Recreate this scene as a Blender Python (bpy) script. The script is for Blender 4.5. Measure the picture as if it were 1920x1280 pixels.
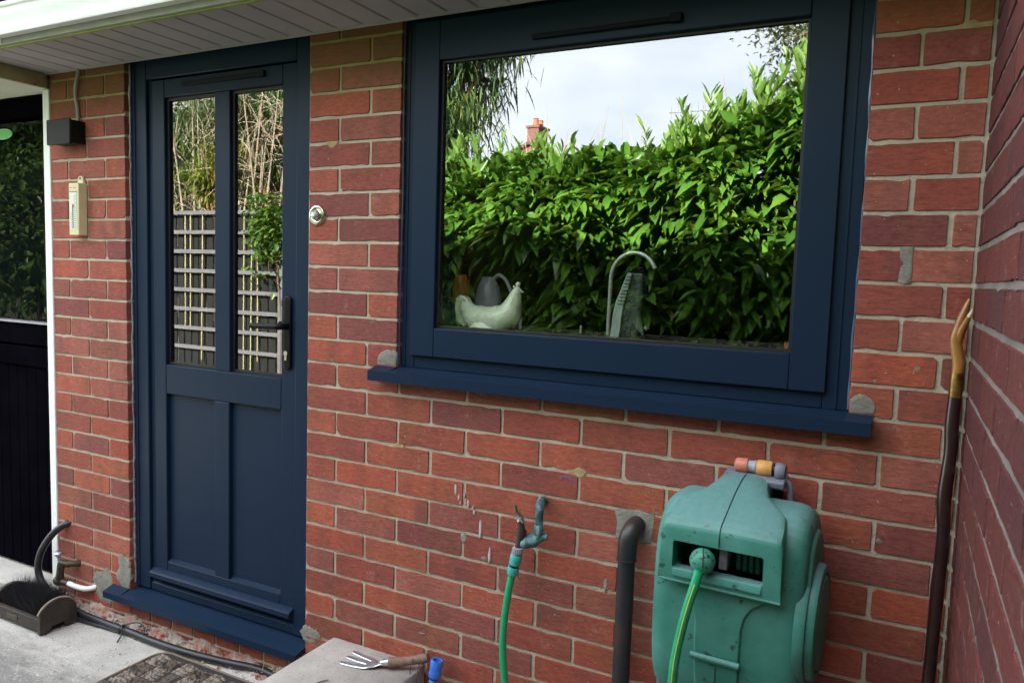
import bpy, math, random
import numpy as np
from mathutils import Vector, Matrix, Euler

random.seed(7)
rng = np.random.default_rng(11)
for o in list(bpy.data.objects):
    bpy.data.objects.remove(o)
scene = bpy.context.scene
COL = scene.collection
R_ = math.radians

# ------------------------------------------------------------------ camera
cd = bpy.data.cameras.new("camera")
cam = bpy.data.objects.new("camera", cd)
COL.objects.link(cam)
cam.location = (1.6709, -1.8428, 1.3761)
cam.rotation_euler = (1.48413, -0.03157, 0.47854)
cd.sensor_width = 36
cd.sensor_fit = 'HORIZONTAL'
cd.lens = 26.78
cd.clip_start = 0.02
cd.clip_end = 400
cd.dof.use_dof = True
cd.dof.focus_distance = 2.5
cd.dof.aperture_fstop = 13
scene.camera = cam

# ------------------------------------------------------------------ sky and sun
SUN_EL, SUN_AZ = R_(28), R_(-5)          # azimuth clockwise from +y
world = bpy.data.worlds.new("World")
scene.world = world
world.use_nodes = True
wt = world.node_tree
wt.nodes.clear()
wo = wt.nodes.new("ShaderNodeOutputWorld")
wb = wt.nodes.new("ShaderNodeBackground")
sky = wt.nodes.new("ShaderNodeTexSky")
sky.sky_type = 'NISHITA'
sky.sun_disc = False
sky.sun_elevation = SUN_EL
sky.sun_rotation = SUN_AZ
sky.altitude = 50
sky.air_density = 1.0
sky.dust_density = 1.6
wtc = wt.nodes.new("ShaderNodeTexCoord")
wmap = wt.nodes.new("ShaderNodeMapping")
wmap.inputs['Scale'].default_value = (1.0, 1.0, 2.2)
wn = wt.nodes.new("ShaderNodeTexNoise")
wn.inputs['Scale'].default_value = 2.3
wn.inputs['Detail'].default_value = 6
wn.inputs['Roughness'].default_value = 0.55
wr = wt.nodes.new("ShaderNodeValToRGB")
wr.color_ramp.elements[0].position = 0.30
wr.color_ramp.elements[0].color = (0.45, 0.45, 0.45, 1)
wr.color_ramp.elements[1].position = 0.52
wr.color_ramp.elements[1].color = (1, 1, 1, 1)
wm = wt.nodes.new("ShaderNodeMixRGB")
wm.inputs[2].default_value = (8.2, 8.6, 9.3, 1)      # bright cloud, same units as the sky
wt.links.new(wtc.outputs['Generated'], wmap.inputs['Vector'])
wt.links.new(wmap.outputs[0], wn.inputs['Vector'])
wt.links.new(wn.outputs[0], wr.inputs[0])
wt.links.new(wr.outputs[0], wm.inputs[0])
wt.links.new(sky.outputs[0], wm.inputs[1])
wt.links.new(wm.outputs[0], wb.inputs[0])
wb.inputs[1].default_value = 0.05
wt.links.new(wb.outputs[0], wo.inputs[0])

sd = bpy.data.lights.new("sun", 'SUN')
sd.energy = 5.0
sd.angle = R_(0.5)
sd.color = (1.0, 0.94, 0.84)
sun = bpy.data.objects.new("sun", sd)
COL.objects.link(sun)
sdir = Vector((math.sin(SUN_AZ) * math.cos(SUN_EL), math.cos(SUN_AZ) * math.cos(SUN_EL), math.sin(SUN_EL)))
sun.rotation_euler = sdir.to_track_quat('Z', 'Y').to_euler()
sun.location = sdir * 30

scene.view_settings.view_transform = 'Standard'
scene.view_settings.look = 'None'
scene.view_settings.gamma = 1
scene.view_settings.use_curve_mapping = False
scene.view_settings.exposure = 3.55
scene.cycles.use_denoising = True
scene.cycles.use_adaptive_sampling = False
scene.cycles.max_bounces = 10
scene.cycles.transparent_max_bounces = 24
scene.cycles.glossy_bounces = 5
scene.cycles.sample_clamp_indirect = 8
scene.cycles.caustics_reflective = False
scene.cycles.caustics_refractive = False


# ------------------------------------------------------------------ materials
def srgb(r, g, b):
    f = lambda c: (c / 255 / 12.92) if c / 255 <= .04045 else ((c / 255 + .055) / 1.055) ** 2.4
    return (f(r), f(g), f(b))


def lnk(nt, a, b):
    nt.links.new(a, b)


def newmat(name):
    m = bpy.data.materials.new(name)
    m.use_nodes = True
    nt = m.node_tree
    return m, nt, nt.nodes["Principled BSDF"]


def tex(nt, scale, detail=4, rough=.55, stretch=(1, 1, 1), coord='Object', kind='ShaderNodeTexNoise'):
    tc = nt.nodes.new("ShaderNodeTexCoord")
    mp = nt.nodes.new("ShaderNodeMapping")
    mp.inputs['Scale'].default_value = stretch
    n = nt.nodes.new(kind)
    n.inputs['Scale'].default_value = scale
    if kind == 'ShaderNodeTexNoise':
        n.inputs['Detail'].default_value = detail
        n.inputs['Roughness'].default_value = rough
    lnk(nt, tc.outputs[coord], mp.inputs[0])
    lnk(nt, mp.outputs[0], n.inputs['Vector'])
    return n.outputs[0]


def ramp(nt, src, stops):
    r = nt.nodes.new("ShaderNodeValToRGB")
    e = r.color_ramp.elements
    while len(e) < len(stops):
        e.new(0.5)
    for i, (p, c) in enumerate(stops):
        e[i].position = p
        e[i].color = (c, c, c, 1) if not hasattr(c, '__len__') else (*c[:3], 1)
    lnk(nt, src, r.inputs[0])
    return r.outputs[0]


def mix(nt, fac, a, b, mode='MIX'):
    m = nt.nodes.new("ShaderNodeMixRGB")
    m.blend_type = mode
    for i, v in ((0, fac), (1, a), (2, b)):
        if hasattr(v, 'is_output'):
            lnk(nt, v, m.inputs[i])
        elif i == 0:
            m.inputs[0].default_value = v
        else:
            m.inputs[i].default_value = (*v[:3], 1)
    return m.outputs[0]


def bump(nt, b, src, strength, dist=.002, prev=None):
    n = nt.nodes.new("ShaderNodeBump")
    n.inputs['Strength'].default_value = strength
    n.inputs['Distance'].default_value = dist
    lnk(nt, src, n.inputs['Height'])
    if prev is not None:
        lnk(nt, prev, n.inputs['Normal'])
    lnk(nt, n.outputs[0], b.inputs['Normal'])
    return n.outputs[0]


def mat(name, c1, c2=None, scale=9, rough=.6, metal=0., bs=80, bst=.15, bd=.002, stretch=(1, 1, 1), lo=.35, hi=.65, spots=None, spec=.5, coat=0):
    m, nt, b = newmat(name)
    col = None
    if c2 is not None:
        col = mix(nt, ramp(nt, tex(nt, scale, 6, .6, stretch), [(lo, 0.), (hi, 1.)]), c1, c2)
    if spots is not None:
        pc, ps, pt = spots
        f = ramp(nt, tex(nt, ps, 3, .6), [(pt, 0.), (pt + .05, 1.)])
        col = mix(nt, f, col if col is not None else c1, pc)
    if col is None:
        b.inputs['Base Color'].default_value = (*c1, 1)
    else:
        lnk(nt, col, b.inputs['Base Color'])
    b.inputs['Roughness'].default_value = rough
    b.inputs['Metallic'].default_value = metal
    b.inputs['Specular IOR Level'].default_value = spec
    if coat:
        b.inputs['Coat Weight'].default_value = coat
        b.inputs['Coat Roughness'].default_value = .15
    if bst:
        bump(nt, b, tex(nt, bs, 5, .65), bst, bd)
    return m


def brick_material(name, stops, green_from):
    m, nt, b = newmat(name)
    oi = nt.nodes.new("ShaderNodeObjectInfo")
    base = ramp(nt, oi.outputs['Random'], stops)
    # broad firing tones, vertical kiln bands, fine speckle
    # per brick offset so bands differ from brick to brick
    tc = nt.nodes.new("ShaderNodeTexCoord")
    add = nt.nodes.new("ShaderNodeVectorMath"); add.operation = 'MULTIPLY_ADD'
    cmb = nt.nodes.new("ShaderNodeCombineXYZ")
    for i in range(3):
        lnk(nt, oi.outputs['Random'], cmb.inputs[i])
    lnk(nt, cmb.outputs[0], add.inputs[0])
    add.inputs[1].default_value = (37, 51, 23)
    lnk(nt, tc.outputs['Object'], add.inputs[2])

    def n(scale, stretch, det=4, ro=.55):
        mp = nt.nodes.new("ShaderNodeMapping")
        mp.inputs['Scale'].default_value = stretch
        t = nt.nodes.new("ShaderNodeTexNoise")
        t.inputs['Scale'].default_value = scale
        t.inputs['Detail'].default_value = det
        t.inputs['Roughness'].default_value = ro
        lnk(nt, add.outputs[0], mp.inputs[0]); lnk(nt, mp.outputs[0], t.inputs['Vector'])
        return t.outputs[0]
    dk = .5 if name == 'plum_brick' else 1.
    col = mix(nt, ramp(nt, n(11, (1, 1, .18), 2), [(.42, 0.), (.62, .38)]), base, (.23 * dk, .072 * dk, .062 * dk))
    col = mix(nt, ramp(nt, n(7, (1, 1, .3), 3), [(.5, 0.), (.7, .45)]), col, (.24 * dk, .10 * dk, .05 * dk))
    col = mix(nt, ramp(nt, n(60, (1, 1, 2.2), 5, .7), [(.3, .75), (.7, 1.15)]), (0, 0, 0), col)
    mul = nt.nodes.new("ShaderNodeMixRGB"); mul.blend_type = 'MULTIPLY'; mul.inputs[0].default_value = 1
    lnk(nt, col, mul.inputs[1])
    lnk(nt, ramp(nt, n(45, (1, 1, 3), 6, .75), [(.28, .55), (.72, 1.05)]), mul.inputs[2])
    col = mul.outputs[0]
    # darker kiln burns on some of the bricks
    col = mix(nt, ramp(nt, n(4.5, (1, 1, .5), 3, .6), [(.56, 0.), (.72, .6)]), col, (.13 * dk, .050 * dk, .052 * dk))
    # lime bloom and mortar flecks
    col = mix(nt, ramp(nt, n(17, (1, 1, 1), 7, .75), [(.60, 0.), (.78, .5)]), col, (.42, .33, .28))
    col = mix(nt, ramp(nt, n(150, (1, 1, 1), 2, .5), [(.72, 0.), (.76, .75)]), col, (.46, .40, .34))
    col = mix(nt, ramp(nt, n(120, (1, 1, 1.6), 2, .5), [(.71, 0.), (.77, .7)]), col, (.06, .025, .02))
    # algae near the eaves, with the eaves shadow put into the tint
    geo = nt.nodes.new("ShaderNodeNewGeometry")
    sep = nt.nodes.new("ShaderNodeSeparateXYZ")
    lnk(nt, geo.outputs['Position'], sep.inputs[0])
    ma = nt.nodes.new("ShaderNodeMath"); ma.operation = 'MULTIPLY_ADD'
    lnk(nt, tex(nt, 5, 4), ma.inputs[0]); ma.inputs[1].default_value = .18
    lnk(nt, sep.outputs[2], ma.inputs[2])
    col = mix(nt, ramp_abs(nt, ma.outputs[0], green_from, green_from + .10, .62), col, (.085, .055, .008))
    lnk(nt, col, b.inputs['Base Color'])
    b.inputs['Roughness'].default_value = .82
    b.inputs['Specular IOR Level'].default_value = .3
    p = bump(nt, b, n(38, (.45, .45, 4.0), 6, .75), .6, .004)
    bump(nt, b, n(150, (1, 1, 1.4), 4, .7), .5, .002, p)
    return m


def ramp_abs(nt, src, a, bb, top):
    mr = nt.nodes.new("ShaderNodeMapRange")
    mr.inputs['From Min'].default_value = a
    mr.inputs['From Max'].default_value = bb
    mr.inputs['To Max'].default_value = top
    lnk(nt, src, mr.inputs[0])
    return mr.outputs[0]


def mortar_material(name="mortar", c1=(.53, .465, .36), c2=(.40, .35, .28)):
    m, nt, b = newmat(name)
    col = mix(nt, ramp(nt, tex(nt, 5, 5), [(.35, 0.), (.65, 1.)]), c1, c2)
    col = mix(nt, ramp(nt, tex(nt, 160, 4, .7), [(.55, 0.), (.75, .55)]), col, (.22, .18, .14))
    geo = nt.nodes.new("ShaderNodeNewGeometry")
    sep = nt.nodes.new("ShaderNodeSeparateXYZ")
    lnk(nt, geo.outputs['Position'], sep.inputs[0])
    ma = nt.nodes.new("ShaderNodeMath"); ma.operation = 'MULTIPLY_ADD'
    lnk(nt, tex(nt, 5, 4), ma.inputs[0]); ma.inputs[1].default_value = .18
    lnk(nt, sep.outputs[2], ma.inputs[2])
    col = mix(nt, ramp_abs(nt, ma.outputs[0], 1.93, 2.08, .75), col, (.20, .17, .03))
    lnk(nt, col, b.inputs['Base Color'])
    b.inputs['Roughness'].default_value = .95
    p = bump(nt, b, tex(nt, 55, 5, .7), .8, .006)
    bump(nt, b, tex(nt, 220, 3, .7), .5, .002, p)
    return m


def glass_material(name="window_glass", part=.25, tint=.80, graze=.5, wave=.005, rough=0.):
    """coated glazing: part mirror, part clear, the same from both sides"""
    m = bpy.data.materials.new(name)
    m.use_nodes = True
    nt = m.node_tree
    nt.nodes.clear()
    out = nt.nodes.new("ShaderNodeOutputMaterial")
    g = nt.nodes.new("ShaderNodeBsdfGlossy")
    g.inputs['Roughness'].default_value = rough
    g.inputs['Color'].default_value = (tint * .97, tint, tint * .985, 1)
    t = nt.nodes.new("ShaderNodeBsdfTransparent")
    t.inputs['Color'].default_value = (.98, 1., .98, 1)
    lw = nt.nodes.new("ShaderNodeLayerWeight")
    lw.inputs[0].default_value = .5
    pw = nt.nodes.new("ShaderNodeMath"); pw.operation = 'POWER'; pw.inputs[1].default_value = 4.0
    lnk(nt, lw.outputs['Facing'], pw.inputs[0])
    ma = nt.nodes.new("ShaderNodeMath"); ma.operation = 'MULTIPLY_ADD'
    lnk(nt, pw.outputs[0], ma.inputs[0]); ma.inputs[1].default_value = graze; ma.inputs[2].default_value = part
    mx = nt.nodes.new("ShaderNodeMixShader")
    lnk(nt, ma.outputs[0], mx.inputs[0]); lnk(nt, t.outputs[0], mx.inputs[1]); lnk(nt, g.outputs[0], mx.inputs[2])
    bp = nt.nodes.new("ShaderNodeBump")
    bp.inputs['Strength'].default_value = wave
    bp.inputs['Distance'].default_value = .01
    lnk(nt, tex(nt, 3.0, 1), bp.inputs['Height'])
    lnk(nt, bp.outputs[0], g.inputs['Normal'])
    lnk(nt, mx.outputs[0], out.inputs[0])
    return m


def clear_material():
    m = bpy.data.materials.new("clear_glass_face")
    m.use_nodes = True
    nt = m.node_tree
    nt.nodes.clear()
    out = nt.nodes.new("ShaderNodeOutputMaterial")
    t = nt.nodes.new("ShaderNodeBsdfTransparent")
    t.inputs['Color'].default_value = (.99, 1., .99, 1)
    lnk(nt, t.outputs[0], out.inputs[0])
    return m


def glaze(o, coated):
    """pane box: outer (-y) face carries the coating"""
    me = o.data
    me.materials.clear()
    me.materials.append(M['clear']); me.materials.append(M[coated])
    f = min(me.polygons, key=lambda p: p.center[1])
    f.material_index = 1
    return o


def leaf_material(name, stops, rough=.35, trans=.25):
    m, nt, b = newmat(name)
    geo = nt.nodes.new("ShaderNodeNewGeometry")
    col = ramp(nt, geo.outputs['Random Per Island'], stops)
    lnk(nt, col, b.inputs['Base Color'])
    b.inputs['Roughness'].default_value = rough
    if trans:
        out = nt.nodes['Material Output']
        tr = nt.nodes.new("ShaderNodeBsdfTranslucent")
        lnk(nt, mix(nt, .5, col, (.16, .24, .02)), tr.inputs[0])
        ms = nt.nodes.new("ShaderNodeMixShader")
        ms.inputs[0].default_value = trans
        lnk(nt, b.outputs[0], ms.inputs[1]); lnk(nt, tr.outputs[0], ms.inputs[2])
        lnk(nt, ms.outputs[0], out.inputs[0])
    return m


def concrete_material():
    m, nt, b = newmat("paving_concrete")
    col = mix(nt, ramp(nt, tex(nt, 3.2, 6, .62), [(.38, 0.), (.62, 1.)]), (.50, .475, .435), (.37, .35, .32))
    # damp dark stain spreading in from the outer left of the path
    geo = nt.nodes.new("ShaderNodeNewGeometry")
    sep = nt.nodes.new("ShaderNodeSeparateXYZ")
    lnk(nt, geo.outputs['Position'], sep.inputs[0])
    ma = nt.nodes.new("ShaderNodeMath"); ma.operation = 'MULTIPLY_ADD'
    lnk(nt, tex(nt, 9, 6, .7, (1, 3, 1)), ma.inputs[0]); ma.inputs[1].default_value = -.42
    lnk(nt, sep.outputs[1], ma.inputs[2])
    inv = nt.nodes.new("ShaderNodeMath"); inv.operation = 'MULTIPLY'; inv.inputs[1].default_value = -1
    lnk(nt, ma.outputs[0], inv.inputs[0])
    col = mix(nt, ramp_abs(nt, inv.outputs[0], .44, .62, .72), col, (.09, .088, .084))
    col = mix(nt, ramp(nt, tex(nt, 95, 4, .7), [(.60, 0.), (.70, .8)]), col, (.12, .11, .10))
    col = mix(nt, ramp(nt, tex(nt, 130, 3, .6), [(.60, 0.), (.68, .7)]), col, (.60, .58, .53))
    col = mix(nt, ramp(nt, tex(nt, 260, 2, .5), [(.63, 0.), (.69, .8)]), col, (.05, .048, .045))
    lnk(nt, col, b.inputs['Base Color'])
    b.inputs['Roughness'].default_value = .88
    p = bump(nt, b, tex(nt, 26, 6, .7), .5, .006)
    bump(nt, b, tex(nt, 150, 4, .7), .6, .003, p)
    return m


M = {}
M['brick'] = brick_material("red_brick", [(0., (.41, .096, .062)), (.16, (.50, .134, .076)), (.3, (.32, .074, .058)), (.44, (.47, .148, .104)), (.58, (.25, .070, .068)), (.7, (.50, .114, .064)), (.84, (.37, .124, .082)), (.93, (.43, .092, .056)), (1., (.29, .096, .080))], 1.97)
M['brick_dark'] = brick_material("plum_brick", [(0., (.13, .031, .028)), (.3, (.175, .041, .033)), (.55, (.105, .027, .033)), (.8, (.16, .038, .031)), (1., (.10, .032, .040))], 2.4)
M['mortar'] = mortar_material()
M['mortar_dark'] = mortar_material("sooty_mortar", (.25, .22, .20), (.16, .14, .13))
M['cement'] = mat("cement_patch", (.27, .255, .22), (.19, .18, .155), 30, .95, bs=110, bst=.9, bd=.005)
M['blue'] = mat("anthracite_blue_paint", (.0088, .0208, .0450), (.0102, .0228, .0485), 3, .38, bst=0, spec=.14)
M['bluelip'] = M['blue']
M['void'] = mat("dark_void_board", (.004, .005, .007), rough=.9, bst=0, spec=0.)
M['gasket'] = mat("black_gasket", (.006, .006, .007), rough=.5, bst=0)
M['glass'] = glass_material()
M['glass_inner'] = glass_material("inner_glass", .15, .6, .4)
M['doorglass'] = glass_material("door_glass", .30, .48, .4)
M['oldglass'] = glass_material("old_door_glass", .14, .19, .15, .03, .0)
M['clear'] = clear_material()
M['black'] = mat("black_plastic", (.003, .003, .004), (.004, .004, .005), 20, .32, bst=0, spec=.2)
M['vent'] = mat("dark_vent_plastic", (.004, .006, .010), rough=.6, bst=0, spec=.15)
M['blackmatt'] = mat("black_matt_box", (.008, .009, .009), (.006, .007, .007), 20, .6, bs=200, bst=.05, spec=.2)
M['blackpaint'] = mat("black_gloss_paint", (.0025, .0022, .0038), (.004, .0035, .006), 6, .5, bs=40, bst=.1, spots=((.08, .08, .08), 70, .77), spec=.0)
M['white'] = mat("white_upvc", (.82, .84, .84), (.74, .78, .76), 5, .4, bst=.03)
M['soffit'] = mat("soffit_upvc", (.40, .385, .39), (.31, .30, .305), 2.5, .55, bst=.04)
M['algae'] = mat("algae_stained_trim", (.30, .36, .13), (.20, .27, .07), 14, .7, bst=.1)
M['fascia'] = mat("fascia_board", (.40, .40, .39), (.30, .31, .29), 7, .6, bst=.05)
M['stained'] = mat("stained_cream_board", (.42, .37, .24), (.30, .19, .07), 8, .8, bs=60, bst=.2, spots=((.13, .045, .012), 16, .60))
M['paleboard'] = mat("pale_canopy_board", (.62, .66, .55), (.50, .56, .42), 4, .7, bst=.05)
M['concrete'] = concrete_material()
M['slab'] = mat("cast_concrete_slab", (.40, .365, .335), (.31, .285, .26), 11, .9, bs=150, bst=.55, bd=.003, spots=((.20, .18, .16), 130, .63))
M['slabside'] = M['slab']
M['chrome'] = mat("chrome", (.72, .72, .70), (.5, .5, .48), 40, .18, 1., bst=0)
M['steel'] = mat("galvanised_steel", (.66, .70, .76), (.42, .45, .50), 60, .38, .85, bs=120, bst=.2)
M['oldwood'] = mat("worn_ash_handle", (.26, .165, .115), (.15, .09, .065), 40, .7, stretch=(1, 6, 1), bs=140, bst=.2)
M['string'] = mat("brown_cord", (.10, .06, .035), rough=.8, bst=0)
M['brass'] = mat("aged_brass", (.36, .22, .07), (.16, .09, .03), 60, .34, .9, bst=.1)
M['verdigris'] = mat("verdigris_brass", (.040, .085, .090), (.21, .38, .41), 42, .6, .2, bs=120, bst=.25, lo=.42, hi=.68, spots=((.03, .10, .06), 70, .60))
M['dullbrass'] = mat("dull_valve_brass", (.11, .095, .06), (.05, .045, .035), 60, .5, .5, bs=140, bst=.3)
M['teal'] = mat("teal_plastic", (.045, .36, .31), (.06, .40, .36), 30, .38, bst=.03)
M['greyplastic'] = mat("grey_plastic", (.33, .33, .38), (.24, .24, .29), 30, .45, bst=.05)
M['hose'] = mat("green_hose", (.012, .30, .125), (.02, .36, .17), 25, .32, bst=0)
M['darkhose'] = mat("dark_green_hose", (.012, .11, .08), rough=.4, bst=0)
M['bluefit'] = mat("blue_hose_fitting", (.035, .15, .62), (.05, .18, .66), 30, .35, bst=.03)
M['cable'] = mat("black_cable", (.009, .010, .014), (.02, .021, .028), 30, .42, bst=.1)
M['conduit'] = mat("grey_conduit", (.30, .32, .27), (.22, .24, .19), 20, .5, bst=.05)
M['drain'] = mat("grimy_black_drainpipe", (.016, .018, .024), (.055, .034, .024), 7, .42, bs=90, bst=.25, lo=.42, hi=.7, spots=((.16, .15, .15), 150, .72))
M['cream'] = mat("cream_plastic", (.66, .60, .36), (.60, .54, .30), 25, .5, bst=.03)
M['scale'] = mat("printed_scale", (.62, .64, .58), rough=.4, bst=0)
M['ink'] = mat("grey_ink", (.10, .12, .12), rough=.6, bst=0)
M['red'] = mat("red_fluid", (.42, .05, .03), rough=.4, bst=0)
M['sticker'] = mat("green_sticker", (.02, .42, .035), (.025, .36, .04), 20, .4, bst=0)
M['stickeredge'] = mat("pale_sticker_edge", (.25, .55, .25), rough=.4, bst=0)
M['reel'] = mat("weathered_green_plastic", (.020, .160, .120), (.066, .240, .200), 9, .55, bs=160, bst=.12, lo=.32, hi=.68, spots=((.012, .075, .050), 38, .64))
def chalk_and_skylight(m):  # paler tops: chalky fading, plus sky light put into the colour
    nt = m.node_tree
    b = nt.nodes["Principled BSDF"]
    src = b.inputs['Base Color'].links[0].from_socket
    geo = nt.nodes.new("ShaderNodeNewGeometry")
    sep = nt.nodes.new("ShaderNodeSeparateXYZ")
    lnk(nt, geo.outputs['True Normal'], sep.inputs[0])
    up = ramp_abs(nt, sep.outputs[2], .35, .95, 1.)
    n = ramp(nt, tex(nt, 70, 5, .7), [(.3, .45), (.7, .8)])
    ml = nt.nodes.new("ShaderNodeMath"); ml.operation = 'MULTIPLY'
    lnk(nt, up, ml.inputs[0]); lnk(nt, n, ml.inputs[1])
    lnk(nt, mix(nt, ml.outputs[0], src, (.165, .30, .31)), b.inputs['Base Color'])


chalk_and_skylight(M['reel'])
M['reeldark'] = mat("dark_green_plastic", (.008, .035, .026), rough=.5, bst=0)
M['seam'] = mat("dark_seam", (.006, .03, .022), rough=.8, bst=0)
M['pink'] = mat("faded_orange_plastic", (.62, .22, .16), (.56, .17, .09), 60, .5, bst=.03)
M['orange'] = mat("yellow_orange_plastic", (.66, .36, .13), (.60, .26, .05), 60, .5, bst=.03)
M['lavender'] = mat("chalky_grey_plastic", (.20, .21, .27), (.13, .14, .18), 40, .6, bst=.1)
M['ballmat'] = mat("scuffed_green_ball", (.035, .22, .15), (.06, .27, .20), 40, .55, bst=.1, spots=((.012, .03, .03), 75, .60))
M['dirtwood'] = mat("grubby_wood", (.052, .036, .028), (.026, .018, .015), 18, .75, bs=90, bst=.35, stretch=(4, 1, 1))
M['palewood'] = mat("bare_wood_edge", (.36, .30, .24), (.24, .19, .15), 25, .8, bs=90, bst=.3)
M['bristle'] = mat("black_bristles", (.010, .010, .013), rough=.55, bst=0)
M['mat'] = mat("brown_mat_pile", (.33, .265, .215), (.075, .058, .05), 75, .95, bs=190, bst=.9, bd=.008, lo=.42, hi=.6)
M['matbase'] = mat("dark_mat_base", (.018, .016, .018), (.032, .027, .027), 60, .9, bs=160, bst=.5)
M['matedge'] = mat("mat_binding", (.17, .13, .09), rough=.9, bst=.2)
M['antler'] = mat("polished_antler", (.36, .17, .045), (.22, .085, .022), 30, .25, stretch=(1, 1, .4), bs=60, bst=.3, coat=.4)
M['antlertip'] = mat("bleached_antler_tip", (.60, .50, .38), rough=.4, bst=0)
M['stick'] = mat("dark_varnished_stick", (.030, .010, .010), (.016, .006, .008), 18, .28, bs=40, bst=.3, coat=.5)
M['paintdrip'] = mat("white_paint_drip", (.46, .42, .42), rough=.5, bst=0)
M['moss'] = mat("moss_stain", (.40, .33, .17), (.28, .21, .11), 50, .95, bs=150, bst=.6)
M['rubble'] = mat("crumbled_brick_and_mortar", (.36, .31, .27), (.33, .13, .09), 26, .95, bs=70, bst=.9, bd=.006, lo=.45, hi=.6)
M['sealant'] = mat("dirty_sealant", (.42, .42, .46), (.20, .19, .24), 50, .4, bst=.2)
M['clearseal'] = mat("glossy_sealant", (.05, .075, .14), rough=.15, bst=0)
M['stain_purple'] = mat("purple_scribble", (.16, .075, .17), rough=.9, bst=0)
M['hen'] = mat("pale_celadon_glaze", (.80, .84, .68), (.72, .78, .58), 20, .3, bst=0, coat=.3)
M['steelbright'] = mat("bright_steel", (.86, .86, .84), rough=.3, metal=.55, bst=0)
M['bottle'] = mat("grey_bottle", (.36, .42, .42), rough=.35, bst=0)
M['bottledark'] = mat("dark_bottle_grip", (.05, .06, .06), rough=.4, bst=0)
M['amber'] = mat("amber_jar", (.45, .18, .02), (.25, .09, .01), 40, .4, bst=0)
M['navyjar'] = mat("blue_jar", (.06, .16, .22), rough=.35, bst=0)
M['whisk'] = mat("grey_plastic_utensil", (.40, .40, .48), rough=.4, bst=0)
M['terracotta'] = mat("terracotta", (.42, .15, .075), (.34, .11, .05), 30, .8, bst=.1)
M['plaster'] = mat("interior_plaster", (.20, .19, .175), rough=.9, bst=0)
M['worktop'] = mat("worktop", (.10, .085, .07), rough=.5, bst=0)
M['rooftile'] = mat("brown_roof_tiles", (.12, .07, .05), (.08, .05, .04), 6, .9, bs=20, bst=.4)
M['farbrick'] = mat("far_red_brick", (.20, .095, .075), (.15, .075, .06), 14, .9, bst=.1)
M['soil'] = mat("garden_soil_and_grass", (.045, .06, .02), (.055, .045, .03), 1.2, .95, bs=20, bst=.6, bd=.02)
M['greyrail'] = mat("weathered_grey_batten", (.17, .165, .175), (.12, .118, .125), 12, .9, stretch=(.4, 4, 4), bst=.2)
M['darkboard'] = mat("dark_fence_board", (.010, .011, .010), (.006, .007, .006), 8, .9, stretch=(4, 4, .5), bst=.2)
M['sunlit_gap_strip'] = mat("pale_yellow_gap_strip", (.46, .41, .22), (.38, .32, .16), 10, .6, bst=0)
M['bark'] = mat("bark", (.10, .07, .05), (.17, .12, .08), 16, .95, stretch=(4, 4, .6), bs=30, bst=.8, bd=.01)
M['redbark'] = mat("fibrous_cypress_bark", (.22, .11, .055), (.30, .18, .07), 14, .95, stretch=(5, 5, .4), bs=30, bst=.8, bd=.01)
M['twig'] = mat("dry_tan_twigs", (.48, .40, .30), (.32, .25, .18), 10, .9, bst=0)
M['laurel'] = leaf_material("laurel_leaf", [(0., (.05, .13, .018)), (.35, (.075, .19, .024)), (.7, (.10, .235, .03)), (.93, (.13, .27, .035)), (.985, (.19, .26, .03)), (1., (.24, .22, .03))], .2, .25)
M['shoot'] = leaf_material("young_laurel_leaf", [(0., (.14, .26, .05)), (.5, (.17, .30, .06)), (1., (.12, .23, .04))], .4, .3)
M['conifer'] = leaf_material("conifer_frond", [(0., (.018, .05, .012)), (.5, (.035, .085, .015)), (.85, (.07, .13, .02)), (1., (.16, .20, .02))], .6, .15)
M['golden'] = leaf_material("golden_frond", [(0., (.10, .17, .02)), (.5, (.19, .23, .02)), (1., (.26, .25, .025))], .6, .3)
M['ivy'] = leaf_material("ivy_leaf", [(0., (.05, .13, .02)), (.6, (.10, .21, .035)), (1., (.20, .28, .06))], .35, .3)
M['treeleaf'] = leaf_material("grey_green_leaf", [(0., (.05, .065, .03)), (.5, (.085, .10, .05)), (1., (.13, .13, .07))], .6, .25)


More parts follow.
